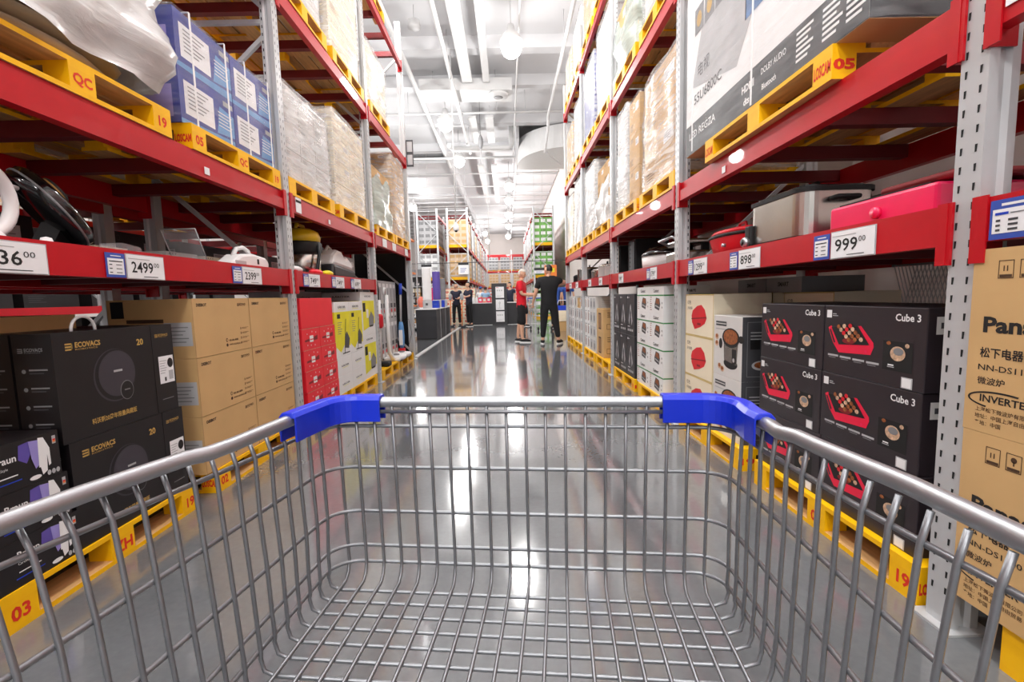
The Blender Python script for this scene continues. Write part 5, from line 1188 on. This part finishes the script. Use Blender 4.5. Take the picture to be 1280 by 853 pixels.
def person(label, loc, rz, h=1.72, arms=None, legs=None, top='cloth_black', bottom='cloth_black', hair='hair_black', shorts=0.0, sleeve=.55, head_turn=0.0, head_tilt=0.0, longhair=False, cap=None, slim=1.0, lean=0.0, shoe='black', name='person', hem=0.0):
    """figure facing -y; arms / legs: dict side -> joint positions"""
    k = h/1.75; root = T(name, label, 'person', loc, rz)
    V = lambda *p: Vector(p)
    arms = arms or {}; legs = legs or {}
    A = {s: arms.get(s, [V(s*.2, 0, 1.42), V(s*.25, .02, 1.14), V(s*.25, -.06, .90), V(s*.24, -.09, .82)]) for s in (-1, 1)}
    L = {s: legs.get(s, [V(s*.095, 0, .92), V(s*.11, -.015, .50), V(s*.12, .02, .09), V(s*.14, -.15, .035)]) for s in (-1, 1)}
    A = {s: [Vector(p) for p in A[s]] for s in A}; L = {s: [Vector(p) for p in L[s]] for s in L}
    ly = lean
    J = {'pelvis': (V(0, 0, .95), (.125*slim, .085)), 'waist': (V(0, -.005-ly*.3, 1.1), (.105*slim, .075)), 'chest': (V(0, -.01-ly*.8, 1.30), (.12*slim, .085)), 'neckb': (V(0, 0-ly, 1.45), (.07, .055)), 'neck': (V(0, -.012-ly, 1.51), (.055, .055)), 'skull': (V(0, -.02-ly, 1.56), (.06, .07))}
    E = [('pelvis', 'waist'), ('waist', 'chest'), ('chest', 'neckb'), ('neckb', 'neck'), ('neck', 'skull')]
    for s in (-1, 1):
        n = 'l' if s < 0 else 'r'
        J[n+'sh'] = (A[s][0], .048*slim); J[n+'el'] = (A[s][1], .042*slim); J[n+'wr'] = (A[s][2], .028); J[n+'ha'] = (A[s][3], (.036, .02))
        E += [('chest', n+'sh'), (n+'sh', n+'el'), (n+'el', n+'wr'), (n+'wr', n+'ha')]
        J[n+'hp'] = (L[s][0]-V(0, 0, .06), .088*slim); J[n+'kn'] = (L[s][1], .058*slim); J[n+'ca'] = (L[s][1]*.7+L[s][2]*.3+V(0, .012, 0), .056*slim); J[n+'an'] = (L[s][2], .038); J[n+'to'] = (L[s][3], (.04, .025))
        E += [('pelvis', n+'hp'), (n+'hp', n+'kn'), (n+'kn', n+'ca'), (n+'ca', n+'an'), (n+'an', n+'to')]
    vs, fs = skin_mesh(J, E, 'body')
    m = MB(); m.mesh([Vector(v)*k for v in vs], fs, 'skin', True)
    # head
    hc = V(0, -.03-ly, 1.645); RT = Matrix.Rotation(head_turn, 3, 'Z') @ Matrix.Rotation(head_tilt, 3, 'X')
    def HH(p): return (hc+RT @ Vector(p))*k
    hb = MB(); hb.ball((0, 0, 0), .076, .092, .112, 'skin', 18, 12)
    def hshape(v):
        x, y, z = v; f = 1-.25*max(0, -z-.02)/.09; y2 = y*(1 if y < 0 else 1.02)-(.012 if z < -.03 and y < 0 else 0); return (x*f, y2, z)
    m.mesh([HH(hshape(v)) for v in hb.v], hb.f, 'skin', True)
    for c, r in (((0, -.098, -.012), (.012, .02, .022)), ((-.078, .0, -.005), (.01, .018, .03)), ((.078, .0, -.005), (.01, .018, .03)), ((0, -.088, -.055), (.026, .008, .007))):
        b = MB(); b.ball((0, 0, 0), *r, 'skin', 8, 6); m.mesh([HH(Vector(c)+Vector(v)) for v in b.v], b.f, 'skin' if r[0] != .026 else 'coral', True)
    for s in (-1, 1):
        b = MB(); b.ball((0, 0, 0), .012, .006, .007, 'black', 8, 6); m.mesh([HH(Vector((s*.03, -.083, .01))+Vector(v)) for v in b.v], b.f, 'hair_black', True)
    # hands
    for s in (-1, 1):
        w, hnd = A[s][2], A[s][3]; d = (hnd-w).normalized(); sd = Vector((0, 0, 1)).cross(d); sd = Vector((1, 0, 0)) if sd.length < .2 else sd.normalized(); nn = d.cross(sd)
        for q in range(4):
            b0 = hnd+sd*(.027-.018*q); ln = (.07, .078, .072, .056)[q]; m.tube([p*k for p in (b0, b0+d*ln*.45, b0+d*ln*.75+nn*.012*s, b0+d*ln*.85+nn*.03*s)], [.009*k, .0085*k, .0075*k, .006*k], 'skin', 6)
        m.tube([p*k for p in (w+d*.03+sd*.025, w+d*.06+sd*.05, w+d*.085+sd*.055)], [.011*k, .0095*k, .007*k], 'skin', 6)
    part('body', m, root)
    # hair
    m = MB(); hb = MB(); hb.ball((0, 0, 0), .083, .099, .119, hair, 18, 12)
    keep = lambda v: v[2] > .045 or (v[1] > (-.03 if longhair else .012) and v[2] > (-.10 if longhair else -.055))
    nf = [f for f in hb.f if all(keep(hb.v[i]) for i in f)]
    m.mesh([HH(Vector(v)+Vector((0, .006, .004))) for v in hb.v], nf, hair, True)
    if longhair: m.mesh([HH((x*.75, .06+y*.35, -.08+z*1.0)) for x, y, z in hb.v], hb.f, hair, True)
    part('hair', m, root)
    if cap:
        m = MB(); hb = MB(); hb.ball((0, 0, 0), .09, .105, .122, cap, 18, 12); nf = [f for f in hb.f if all(hb.v[i][2] > .03 for i in f)]
        m.mesh([HH(Vector(v)+Vector((0, 0, .008))) for v in hb.v], nf, cap, True); m.mesh([HH(p) for p in ((-.06, -.09, .045), (.06, -.09, .045), (.045, -.17, .035), (-.045, -.17, .035))], [(0, 1, 2, 3)], cap); part('cap', m, root)
    # shirt
    g = .016
    def grow(r, a=g): return (r[0]+a, r[1]+a) if isinstance(r, tuple) else r+a
    JS = {'hem': (V(0, 0, .83-hem), (.19*slim, .145)), 'hip': (V(0, 0, .95), (.178*slim, .135)), 'waist': (J['waist'][0], (.165*slim, .125)), 'chest': (J['chest'][0], (.185*slim, .135)), 'neckb': (J['neckb'][0]+V(0, 0, .02), (.10, .085))}
    ES = [('hem', 'hip'), ('hip', 'waist'), ('waist', 'chest'), ('chest', 'neckb')]
    for s in (-1, 1):
        n = 'l' if s < 0 else 'r'; JS[n+'sh'] = (A[s][0], .078*slim); ES.append(('chest', n+'sh'))
        if sleeve <= 1: e = A[s][0].lerp(A[s][1], sleeve); JS[n+'el'] = (e, .066*slim); ES.append((n+'sh', n+'el'))
        else: JS[n+'el'] = (A[s][1], grow(J[n+'el'][1])); JS[n+'wr'] = (A[s][1].lerp(A[s][2], .9), .042); ES += [(n+'sh', n+'el'), (n+'el', n+'wr')]
    vs, fs = skin_mesh(JS, ES, 'shirt'); m = MB(); m.mesh([Vector(v)*k for v in vs], fs, top, True); part('shirt', m, root)
    # trousers
    JT = {'pelvis': (V(0, 0, .94), (.165*slim, .125)), 'belt': (V(0, 0, 1.06), (.14*slim, .105))}; ET = [('pelvis', 'belt')]
    for s in (-1, 1):
        n = 'l' if s < 0 else 'r'; JT[n+'hp'] = (J[n+'hp'][0], .088*slim+.018); JT[n+'kn'] = (L[s][1], .058*slim+(.045 if shorts else .022)); ET += [('pelvis', n+'hp'), (n+'hp', n+'kn')]
        if not shorts: JT[n+'an'] = (L[s][2]+V(0, 0, .03), .056); ET.append((n+'kn', n+'an'))
        elif shorts > 1: JT[n+'cf'] = (L[s][1].lerp(L[s][2], .22), .08); ET.append((n+'kn', n+'cf'))
    vs, fs = skin_mesh(JT, ET, 'trousers'); m = MB(); m.mesh([Vector(v)*k for v in vs], fs, bottom, True); part('trousers', m, root)
    for s in (-1, 1):
        an, to = L[s][2], L[s][3]; d = (to-an); d.z = 0; d.normalize(); sd = V(-d.y, d.x, 0)
        m = MB(); b = MB(); b.ball((0, 0, 0), .05, .15, .05, shoe, 14, 8)
        c = an+d*.075; c.z = .0
        vv = []
        for x, y, z in b.v:
            zz = max(.0, z*.9+.052-.02*max(0, -y)/.15*1.0); vv.append((c+sd*x+d*(-y)+V(0, 0, zz))*k)
        m.mesh(vv, b.f, shoe, True)
        b = MB(); b.prism([(.052*math.cos(a*math.pi/8), .148*math.sin(a*math.pi/8)) for a in range(16)], 'white', 'z', 0, .022); m.mesh([(c+sd*x+d*(-y)+V(0, 0, z))*k for x, y, z in b.v], b.f, 'white'); part('shoe', m, root)
    return root
VV = lambda *p: Vector(p)
# man in red: faces +x (rz = +90deg turns -y to +x)
person('white haired man in a red polo shirt and black shorts looking down at his hands', (.33, 10.95, 0), 1.35, 1.70,
       arms={-1: [VV(-.2, 0, 1.42), VV(-.24, -.05, 1.16), VV(-.12, -.27, 1.13), VV(-.08, -.34, 1.14)], 1: [VV(.2, 0, 1.42), VV(.24, -.06, 1.16), VV(.12, -.29, 1.16), VV(.07, -.36, 1.18)]},
       legs={-1: [VV(-.09, 0, .92), VV(-.10, -.03, .5), VV(-.11, -.02, .09), VV(-.12, -.18, .035)], 1: [VV(.09, 0, .92), VV(.10, .05, .5), VV(.1, .13, .09), VV(.12, -.03, .035)]},
       top='cloth_red', shorts=1.5, sleeve=.8, hair='hair_grey', head_tilt=.3, hem=.08, slim=1.05)
m = MB(); m.box(-.11, .11, -.08, .08, 0, .05, 'black'); solo('baseball_hat', m, 'small black hat held by the man in red', 'hat', (.73, 10.9, 1.15), .3, bevel=.02)
person('man with short dark hair all in black seen from behind, one elbow raised', (.93, 10.42, 0), math.pi-.15, 1.76,
       arms={1: [VV(.2, 0, 1.42), VV(.29, .02, 1.15), VV(.36, -.08, .93), VV(.37, -.11, .85)], -1: [VV(-.2, 0, 1.43), VV(-.36, -.1, 1.36), VV(-.2, -.28, 1.3), VV(-.13, -.32, 1.3)]},
       legs={-1: [VV(-.1, 0, .92), VV(-.14, -.02, .5), VV(-.2, .02, .09), VV(-.26, -.13, .035)], 1: [VV(.1, 0, .92), VV(.12, -.01, .5), VV(.15, .02, .09), VV(.17, -.14, .035)]},
       head_turn=.7, sleeve=.75, slim=1.12, hem=.04)
person('woman in black holding an orange stick vacuum beside the red patterned cartons', (-1.92, 17.55, 0), .1, 1.62, arms={-1: [VV(-.19, 0, 1.42), VV(-.24, -.06, 1.17), VV(-.17, -.24, 1.08), VV(-.14, -.3, 1.07)], 1: [VV(.19, 0, 1.42), VV(.25, -.04, 1.17), VV(.1, -.22, 1.12), VV(.03, -.25, 1.12)]}, longhair=True, sleeve=.9, slim=.88, top='cloth_navy')
person('woman with a ponytail in black leaning on a stick vacuum at the counter corner', (-1.42, 17.3, 0), -.9, 1.64, arms={-1: [VV(-.19, 0, 1.42), VV(-.22, -.12, 1.2), VV(-.15, -.34, 1.16), VV(-.12, -.4, 1.15)], 1: [VV(.19, 0, 1.42), VV(.22, -.12, 1.2), VV(.1, -.34, 1.16), VV(.04, -.4, 1.15)]}, longhair=True, sleeve=.9, slim=.88, top='cloth_navy')
def stick(loc, label, col):
    t = T('stick_vacuum', label, 'vacuum cleaner', loc)
    m = MB(); m.tube([(0, 0, .06), (.02, .02, 1.02)], .02, col, 8); part('wand', m, t)
    m = MB(); m.box(-.14, .14, -.06, .06, 0, .06, 'charcoal'); part('floor_head', m, t, bevel=.02)
    m = MB(); m.lathe([(.04, 1.0), (.065, 1.04), (.065, 1.18), (.04, 1.22)], 'light_grey', (.02, 0, 0), 14); part('dust_cup', m, t)
    m = MB(); m.tube([(.02, .02, 1.2), (.02, .06, 1.27), (.02, .13, 1.22)], .018, 'grey', 8); part('handle', m, t)
stick((-2.12, 17.2, 0), 'orange stick vacuum held by the woman on the left', 'orange')
stick((-1.66, 16.84, 0), 'orange stick vacuum standing in front of the woman with the ponytail', 'orange')
person('woman in dark clothes behind the black counter right of the poster tower', (.12, 18.9, 0), -.5, 1.64, arms={-1: [VV(-.19, 0, 1.42), VV(-.24, -.06, 1.17), VV(-.14, -.25, 1.1), VV(-.1, -.3, 1.1)]}, longhair=True, top='cloth_navy', slim=.9)
person('shopper in white with a blue cap beyond the counter', (-1.25, 22.0, 0), 2.6, 1.55, top='cloth_white', cap='cloth_blue', slim=.95)
person('shopper with black hair in pale blue beyond the counter', (-.98, 21.2, 0), 2.9, 1.52, top='cloth_lightblue', slim=.95)
person('shopper in pale clothes and shorts between the two men', (.58, 16.4, 0), .6, 1.45, top='cloth_white', shorts=1, slim=.85)
person('shopper in a blue shirt behind the man in black', (1.58, 15.2, 0), 2.8, 1.6, top='cloth_blue', slim=.9)
person('shopper in a blue shirt at the end of the right rack', (2.05, 15.9, 0), 3.4, 1.62, top='cloth_blue', slim=.9)

# ================================================================== counters and displays in the distance
def counter(name, label, x0, x1, y0, y1, h, topm='white', body='charcoal', kick=True):
    t = T(name, label, 'counter', ((x0+x1)/2, (y0+y1)/2, 0)); w, d = x1-x0, y1-y0
    m = MB(); m.box(-w/2+.01, w/2-.01, -d/2+.01, d/2-.01, 0, h-.03, body); part('cabinet', m, t)
    m = MB(); m.box(-w/2, w/2, -d/2, d/2, h-.03, h, topm); part('counter_top', m, t)
    m = MB(); m.box(-w/2+.02, w/2-.02, -d/2-.0, -d/2+.01, 0, .04, 'black'); part('kickboard', m, t); return t
for i in range(3):
    t = counter('display_counter', 'black display counter with a white top on the left, %s of three' % ('nearest', 'middle', 'farthest')[i], -2.42, -1.86, 12.2+i*1.02, 13.1+i*1.02, .82)
    m = MB(); m.box(.281, .285, .1, .3, 0, .79, 'grey'); part('trim_strip', m, t)
def tower(x, y, z, h, col, label, w=.11):
    t = T('tower_purifier', label, 'air purifier', (x, y, z))
    m = MB(); m.lathe([(.12, 0), (.125, .02), (.125, .2), (.11, .22)], 'light_grey', seg=20); part('base', m, t)
    m = MB(); pr = [(w*math.cos(2*math.pi*i/20), w*.8*math.sin(2*math.pi*i/20)) for i in range(20)]; m.prism(pr, col, 'z', .22, h); part('loop_body', m, t, bevel=.02)
    m = MB(); m.box(-.03, .03, -.128, -.12, .08, .14, 'dark_grey'); part('display', m, t)
tower(-2.14, 12.5, .82, 1.08, 'white', 'tall white tower purifier on the nearest left counter', .12)
tower(-2.02, 13.4, .82, 1.02, 'purple', 'tall purple tower purifier on the middle left counter')
tower(-1.98, 14.4, .82, .86, 'grey', 'grey tower purifier on the farthest left counter', .09)
for i, (x, y, c, lb) in enumerate(((-1.97, 12.8, 'blue', 'bright blue box on the nearest left counter'), (-1.95, 13.75, 'blue', 'bright blue box on the middle left counter'))):
    m = MB(); fr, ri, le = box_faces(m, .2, .2, .2, c); fr.rect(.05, .15, .08, .12, 'card_blue', 1); solo('gift_box', m, lb, 'box', (x, y, .8202), 0)
m = MB(); m.ball((0, 0, .16), .1, .1, .16, 'coral', 16, 10); m.box(-.05, .05, -.05, .05, 0, .03, 'white'); solo('desk_fan', m, 'coral coloured rounded fan behind the white tower purifier', 'fan', (-2.34, 12.7, .82))
counter('reception_counter', 'long black counter across the end of the aisle', -1.55, .75, 18.0, 18.6, .86)
t = T('poster_tower', 'tall black stand with three white posters on the counter front', 'stand', (-.30, 17.85, 0))
m = MB(); m.box(-.29, .29, -.12, .12, 0, 1.58, 'charcoal'); part('column', m, t)
for i, (z, hh) in enumerate(((1.03, .42), (.57, .4), (.12, .4))):
    m = MB(); fr, ri, le = box_faces(m, .32, .012, hh, 'paper')
    if i == 0: fr.rect(.02, .12, hh-.035, hh-.02, 'red', 1)
    if i == 1: fr.ell(.15, hh-.13, .03, .04, 'grey', 1); fr.ell(.15, hh-.13, .02, .03, 'paper', 2); fr.rect(.145, .155, .08, hh-.16, 'grey', 1)
    else:
        for q in range(3): fr.ell(.07+q*.08, hh-.14, .022, .03, 'light_grey', 1)
    fr.lines(.05, .08, .2, 3, .018, 'light_grey', 1); part('poster', m, t, (.02, -.128, z))
rnd = random.Random(5)
for i in range(5):
    m = MB(); fr, ri, le = box_faces(m, .15, .15, .2, 'coral' if i % 2 else 'pink'); fr.rect(.03, .12, .06, .15, 'white', 1)
    solo('tea_box', m, 'small pink and white box in the row on the black counter', 'box', (-1.05+i*.125*1.3, 18.2, .8602), 0, 'pink boxes on the long counter')
for i in range(3):
    m = MB(); m.lathe([(.04, 0), (.06, .02), (.06, .16), (.03, .2), (.03, .24)], 'white', seg=14); solo('white_canister', m, 'white canister on the left end of the black counter', 'canister', (-1.45+i*.13, 18.2, .86), 0, 'white canisters on the long counter')
m = MB(); m.lathe([(.05, 0), (.07, .02), (.07, .2), (.04, .24)], 'charcoal', seg=14); solo('dark_canister', m, 'dark canister beside the poster tower on the counter', 'canister', (-.7+.42-.4+.0, 18.3, .86))
# patterned carton wall
m = MB(); fr, ri, le = box_faces(m, .25, .3, .24, 'cream'); fr.ell(.125, .11, .07, .055, 'red', 1, 14); fr.ell(.125, .12, .045, .03, 'food_pale', 2, 12); fr.rect(.0, .25, .215, .24, 'coral', 1); pc = m.me('patterned_carton')
for r in range(6):
    for c in range(6): solo('patterned_carton', pc, 'red patterned carton in the carton wall, %s row from the floor, %s column from left' % (ORD[r], ORD[c]), 'carton', (-2.72+c*.255, 19.3, r*.2405), 0, 'wall of red and cream cartons')
m = MB(); fr, ri, le = box_faces(m, .3, .3, .3, 'magenta'); mc = m.me('magenta_carton')
for r in range(5): solo('magenta_carton', mc, 'magenta carton in the narrow stack left of the patterned wall, %s from the floor' % ORD[r], 'carton', (-3.08, 19.0, r*.3005), 0)
# goods shelves left
t = T('goods_shelf', 'shelf unit crowded with small items behind the left counters', 'shelf', (-4.1, 16.2, 0))
for z in (.1, .45, .8, 1.15, 1.5, 1.85):
    m = MB(); m.box(-1.25, 1.25, -.25, .25, z-.03, z, 'light_grey'); part('shelf_board', m, t)
m = MB(); m.box(-1.25, 1.25, .23, .25, 0, 2.1, 'grey'); part('back_panel', m, t)
for x in (-1.25, 1.21): m = MB(); m.box(x, x+.04, -.25, .25, 0, 2.1, 'grey'); part('side_panel', m, t)
cols = ['dark_grey', 'wood_tan', 'white', 'orange', 'cream', 'charcoal', 'light_grey', 'food_brown']
gm = []
for c in cols:
    m = MB(); fr, _, _ = box_faces(m, .17, .2, .14, c); fr.rect(.03, .14, .04, .1, 'offwhite' if c != 'white' else 'grey', 1); gm.append(m.me('small_box'))
for r, z in enumerate((.1, .45, .8, 1.15, 1.5)):
    for c in range(12):
        for q in range(2 if r < 4 else 1): solo('small_box', gm[rnd.randrange(8)], 'small packaged item among many on the shelf unit behind the left counters', 'box', (-5.2+c*.195, 16.12, z+q*.142), 0, 'small packages on the goods shelf')
# left-of-aisle white stacks seen past the last post
for i, (x, y, z, h, w, c) in enumerate(((-2.75, 11.6, 2.2, 1.2, .5, 'white'),)):
    pass
t = T('goods_rack', 'shelving with white goods just beyond the last left post', 'shelf', (-3.2, 13.6, 0))
for z in (.9, 1.85, 2.8): m = MB(); m.box(-.5, .5, -.4, .4, z-.05, z-.001, 'orange'); part('shelf_board', m, t)
for x in (-.54, .5):
    for y in (-.4, .36): m = MB(); m.box(x, x+.04, y, y+.04, 0, 4.0, 'light_grey'); part('post', m, t)
for i, z in enumerate((.9, 1.85, 2.8)): solo('white_stack', plain_carton(.8, .6, .8, 'white'), 'white packaged goods on the shelving beyond the last left post, %s shelf' % ('lowest', 'middle', 'top')[i], 'carton', (-3.2, 13.6, z), 0)
# hanging aisle signs
def hsign(x, y, z, label, col='card_blue', w=.5, h=.45):
    t = T('aisle_sign', label, 'sign', (x, y, z)); m = MB(); m.box(-w/2, w/2, -.012, .012, 0, h, 'paper'); part('sign_board', m, t)
    m = MB(); m.box(-w/2, w/2, -.014, .014, h, h+.12, 'charcoal'); part('header', m, t)
    m = MB(); [m.tube([(sx*w*.4, 0, h+.12), (sx*w*.4, 0, 8.0-z)], .006, 'light_grey', 5) for sx in (-1, 1)]; part('hanger', m, t)
    m = MB(); fr = Face(m, (-w/2, -.013, 0), (1, 0, 0), (0, 0, 1), w, h); fr.lines(w*.2, h*.6, w*.6, 3, h*.18, col, 1); part('lettering', m, t)
hsign(-3.9, 22.9, 2.15, 'white hanging sign with a dark header on the far left rack end'); hsign(-2.1, 22.9, 2.2, 'white hanging sign with a dark header beside the left far aisle'); hsign(1.6, 22.9, 2.15, 'small hanging sign with a dark header on the far right rack end', w=.5, h=.15)
m = MB(); m.box(-.3, .3, -.01, .01, 0, .55, 'orange'); m.box(-.2, .2, -.012, -.01, .2, .4, 'yellow_print'); solo('promo_sign', m, 'orange sign on the far right rack end above the man in black', 'sign', (2.15, 22.88, 2.0))
mb = MB(); mb.tube([(-7, 22.7, 2.75), (2.95, 22.7, 2.75)], .018, 'dark_grey', 6); solo('guard_cable', mb, 'thin dark bar crossing in front of the far racks', 'bar', (0, 0, 0))
# far loads
FG = {}
def farload(side, X0, Y, z, h, kind, label, group, w=1.08, d=.9):
    k = (kind, h, w)
    if k not in FG:
        m = MB(); nr = 4; nc = 3
        body = {'kraft': 'pale_kraft', 'white': 'white', 'green': 'load_green', 'silver': 'light_grey', 'red': 'coral'}[kind]
        alt = {'kraft': 'kraft', 'white': 'light_grey', 'green': 'white', 'silver': 'grey', 'red': 'white'}[kind]
        m.box(-w/2, w/2, -d/2, d/2, 0, h, body)
        for f in (Face(m, (-w/2, -d/2, 0), (1, 0, 0), (0, 0, 1), w, h), Face(m, (w/2, -d/2, 0), (0, 1, 0), (0, 0, 1), d, h), Face(m, (-w/2, d/2, 0), (0, -1, 0), (0, 0, 1), d, h)):
            for r in range(nr):
                for c in range(nc):
                    a = f.w/nc*c; b = h/nr*r; f.rect(a+.04, a+f.w/nc-.04, b+h/nr*.25, b+h/nr*.75, alt, 1)
        FG[k] = m.me('wrapped_load')
    s = 1 if side == 'R' else -1
    solo('wrapped_load', FG[k], label, 'wrapped load', (s*(X0+d/2+.05), Y, z), -HP*s, group)
flat = pallet_meshes(1.08, .95)
def farpallet(x, y, z, rz, label, group):
    m = PB.get('far')
    if m is None:
        q = MB(); q.box(-.54, .54, -.475, .475, .1, .138, 'pallet_yellow')
        for xx in (-.54, -.06, .42): q.box(xx, xx+.12, -.475, .475, .02, .1, 'pallet_yellow')
        q.box(-.54, .54, -.475, .475, 0, .02, 'pallet_yellow'); m = PB['far'] = q.me('wooden_pallet')
    solo('wooden_pallet', m, label, 'pallet', (x, y, z), rz, group)
LN = {0: 'on the floor', 1.95: 'on the lowest beam', 3.53: 'on the middle beam'}
for z in (0, 1.95, 3.53):
    hh = {0: 1.5, 1.95: 1.15, 3.53: 1.2}[z]
    for b in range(7):
        for q in range(2):
            y = FB[b]+.63+q*1.17; zz = z+(.138)
            farpallet(-1.82-.55, y, z, HP, 'yellow pallet %s of the far left rack' % LN[z], 'pallets %s of the far left rack' % LN[z])
            farload('L', 1.84, y, zz, hh, ['kraft', 'white', 'kraft', 'white', 'kraft', 'red', 'white'][b] if z else ['kraft', 'kraft', 'red', 'white', 'kraft', 'white', 'red'][b], 'goods %s of the far left rack' % LN[z], 'goods %s of the far left rack' % LN[z])
            if b < 5:
                farpallet(1.32+.55, y, z, -HP, 'yellow pallet %s of the far right rack' % LN[z], 'pallets %s of the far right rack' % LN[z])
                farload('R', 1.34, y, zz, hh, ['green', 'white', 'white', 'silver', 'white'][b], 'goods %s of the far right rack' % LN[z], 'goods %s of the far right rack' % LN[z])
    for y in (23.63, 24.8):
        farpallet(-3.77, y, z, HP, 'yellow pallet %s of the far rack end left of the aisle' % LN[z], 'pallets %s of the leftmost far rack' % LN[z])
        farload('L', 3.3, y, z+.138, hh, 'silver' if z > 3 else 'white', 'goods %s of the far rack end left of the aisle' % LN[z], 'goods %s of the leftmost far rack' % LN[z])
    for i, x in enumerate((-3.67, -2.53, -1.27, -.13, 1.13, 2.27)):
        farpallet(x, 46.6, z, 0, 'yellow pallet %s of the crosswise rack at the hall end' % LN[z], 'pallets %s of the crosswise rack' % LN[z])
        farload('R', x-.5, 46.6, z+.138, hh, 'silver' if z > 3 else ('kraft' if z else 'red'), 'goods %s of the crosswise rack at the hall end' % LN[z], 'goods %s of the crosswise rack' % LN[z])
# floor displays at the right past the rack end
t = T('display_bin', 'cream display bin standing behind the man in black', 'bin', (1.75, 14.2, 0))
m = MB(); m.box(-.32, .32, -.3, .3, .3, .62, 'cream'); part('bin_body', m, t); m = MB(); m.box(-.3, .3, -.28, .28, 0, .3, 'kraft'); part('plinth', m, t)
m = MB(); m.box(-.24, .24, -.16, .16, 0, .14, 'blue'); m.tube([(-.2, 0, .14), (-.15, 0, .3), (.15, 0, .3), (.2, 0, .14)], .012, 'white', 6); solo('hand_basket', m, 'blue basket on the cream display bin', 'basket', (1.72, 14.2, .622))
for i, (x, y, z, c, lb) in enumerate(((2.4, 13.75, 0, 'cloth_white', 'white stuffed sack on the floor past the right rack'), (2.2, 13.02, 0, 'food_pale', 'pinkish stuffed sack on the floor past the right rack'), (1.9, 12.3, 0, 'cream', 'flat cream sack lying nearest past the right rack'), (2.32, 13.4, .46, 'cream', 'cream sack on top of the heap past the right rack'))):
    m = MB(); m.ball((0, 0, .25 if i != 2 else .1), .34, .3, .25 if i != 2 else .1, c, 16, 10); solo('stuffed_sack', m, lb, 'sack', (x, y, z), .3*i)
t = T('shopping_cart', 'small distant wire shopping cart between the two men', 'shopping cart', (1.05, 14.7, 0), .3)
m = MB()
for z in (.45, .6, .75, .9): m.tube([(-.25, -.4, z), (.25, -.4, z), (.28, .4, z), (-.28, .4, z)], .006, 'chrome', 5, closed=True)
for i in range(7): m.tube([(-.25+i*.083, -.4, .45), (-.25+i*.083, -.4, .9)], .005, 'chrome', 5)
for i in range(9):
    for s in (-1, 1): m.tube([(s*.26, -.4+i*.1, .45), (s*.26, -.4+i*.1, .9)], .005, 'chrome', 5)
m.box(-.25, .25, -.4, .4, .44, .45, 'chrome'); part('basket', m, t)
m = MB(); m.tube([(-.26, .4, .9), (-.26, .5, 1.0), (.26, .5, 1.0), (.26, .4, .9)], .014, 'blue', 8); part('handle', m, t)
m = MB(); 
for s in (-1, 1): m.tube([(s*.24, .35, .45), (s*.24, .38, .12), (s*.22, -.35, .12)], .012, 'chrome', 6)
part('chassis', m, t)
for x in (-.22, .22):
    for y in (-.33, .35): m = MB(); m.tube([(-.012, 0, 0), (.012, 0, 0)], .055, 'rubber', 14); part('wheel', m, t, (x, y, .055))
# goods on the rack across the next aisle
for i in range(6):
    m = MB(); m.lathe([(.12, 0), (.15, .02), (.15, .1), (.05, .14)], 'light_grey' if i % 2 else 'white', seg=16); solo('small_appliance', m, 'pale round appliance on the shelf across the next aisle', 'appliance', (-7.43, 1.9+i*.8, 1.089), 0, 'appliances across the next aisle')
for i in range(6):
    m = MB(); m.box(-.001, .001, -.11, .11, 0, .1, 'paper'); solo('price_tag', m, 'white price tag on the red beam across the next aisle', 'price tag', (-7.188, 1.9+i*.8, .985), 0, 'price tags across the next aisle')

# dark goods added to the left racks to darken gaps showing the bright wall
for i in range(10):
    for z, h in ((0.0, .9), (1.089, .62)):
        solo('dark_carton', plain_carton(.95, .7, h, 'dark'), 'dark carton in the rack across the next aisle', 'carton', (-7.9, [1.33, 3.73, 6.1, 8.4, 10.8][i//2]+(.62, 1.72)[i % 2], z), HP, 'dark cartons across the next aisle')
for i in range(6):
    solo('dark_carton', plain_carton(.9, .5, .42, 'dark'), 'dark carton on the display shelf of the rack behind the left one', 'carton', (-3.65, PL[1+i//2]+(.62, 1.66)[i % 2], DZ), HP, 'dark cartons in the rack behind the left one')
for i in range(3):
    for q in range(2):
        load('L', [1.45, 3.83, 6.2][i]+q*1.06, [2.43, 4.81, 7.18][i]+q*1.06, 1.95, 1.3, 'kraft', 'brown wrapped load across the next aisle', 2, 2, film='film', X=7.2, group='loads across the next aisle')
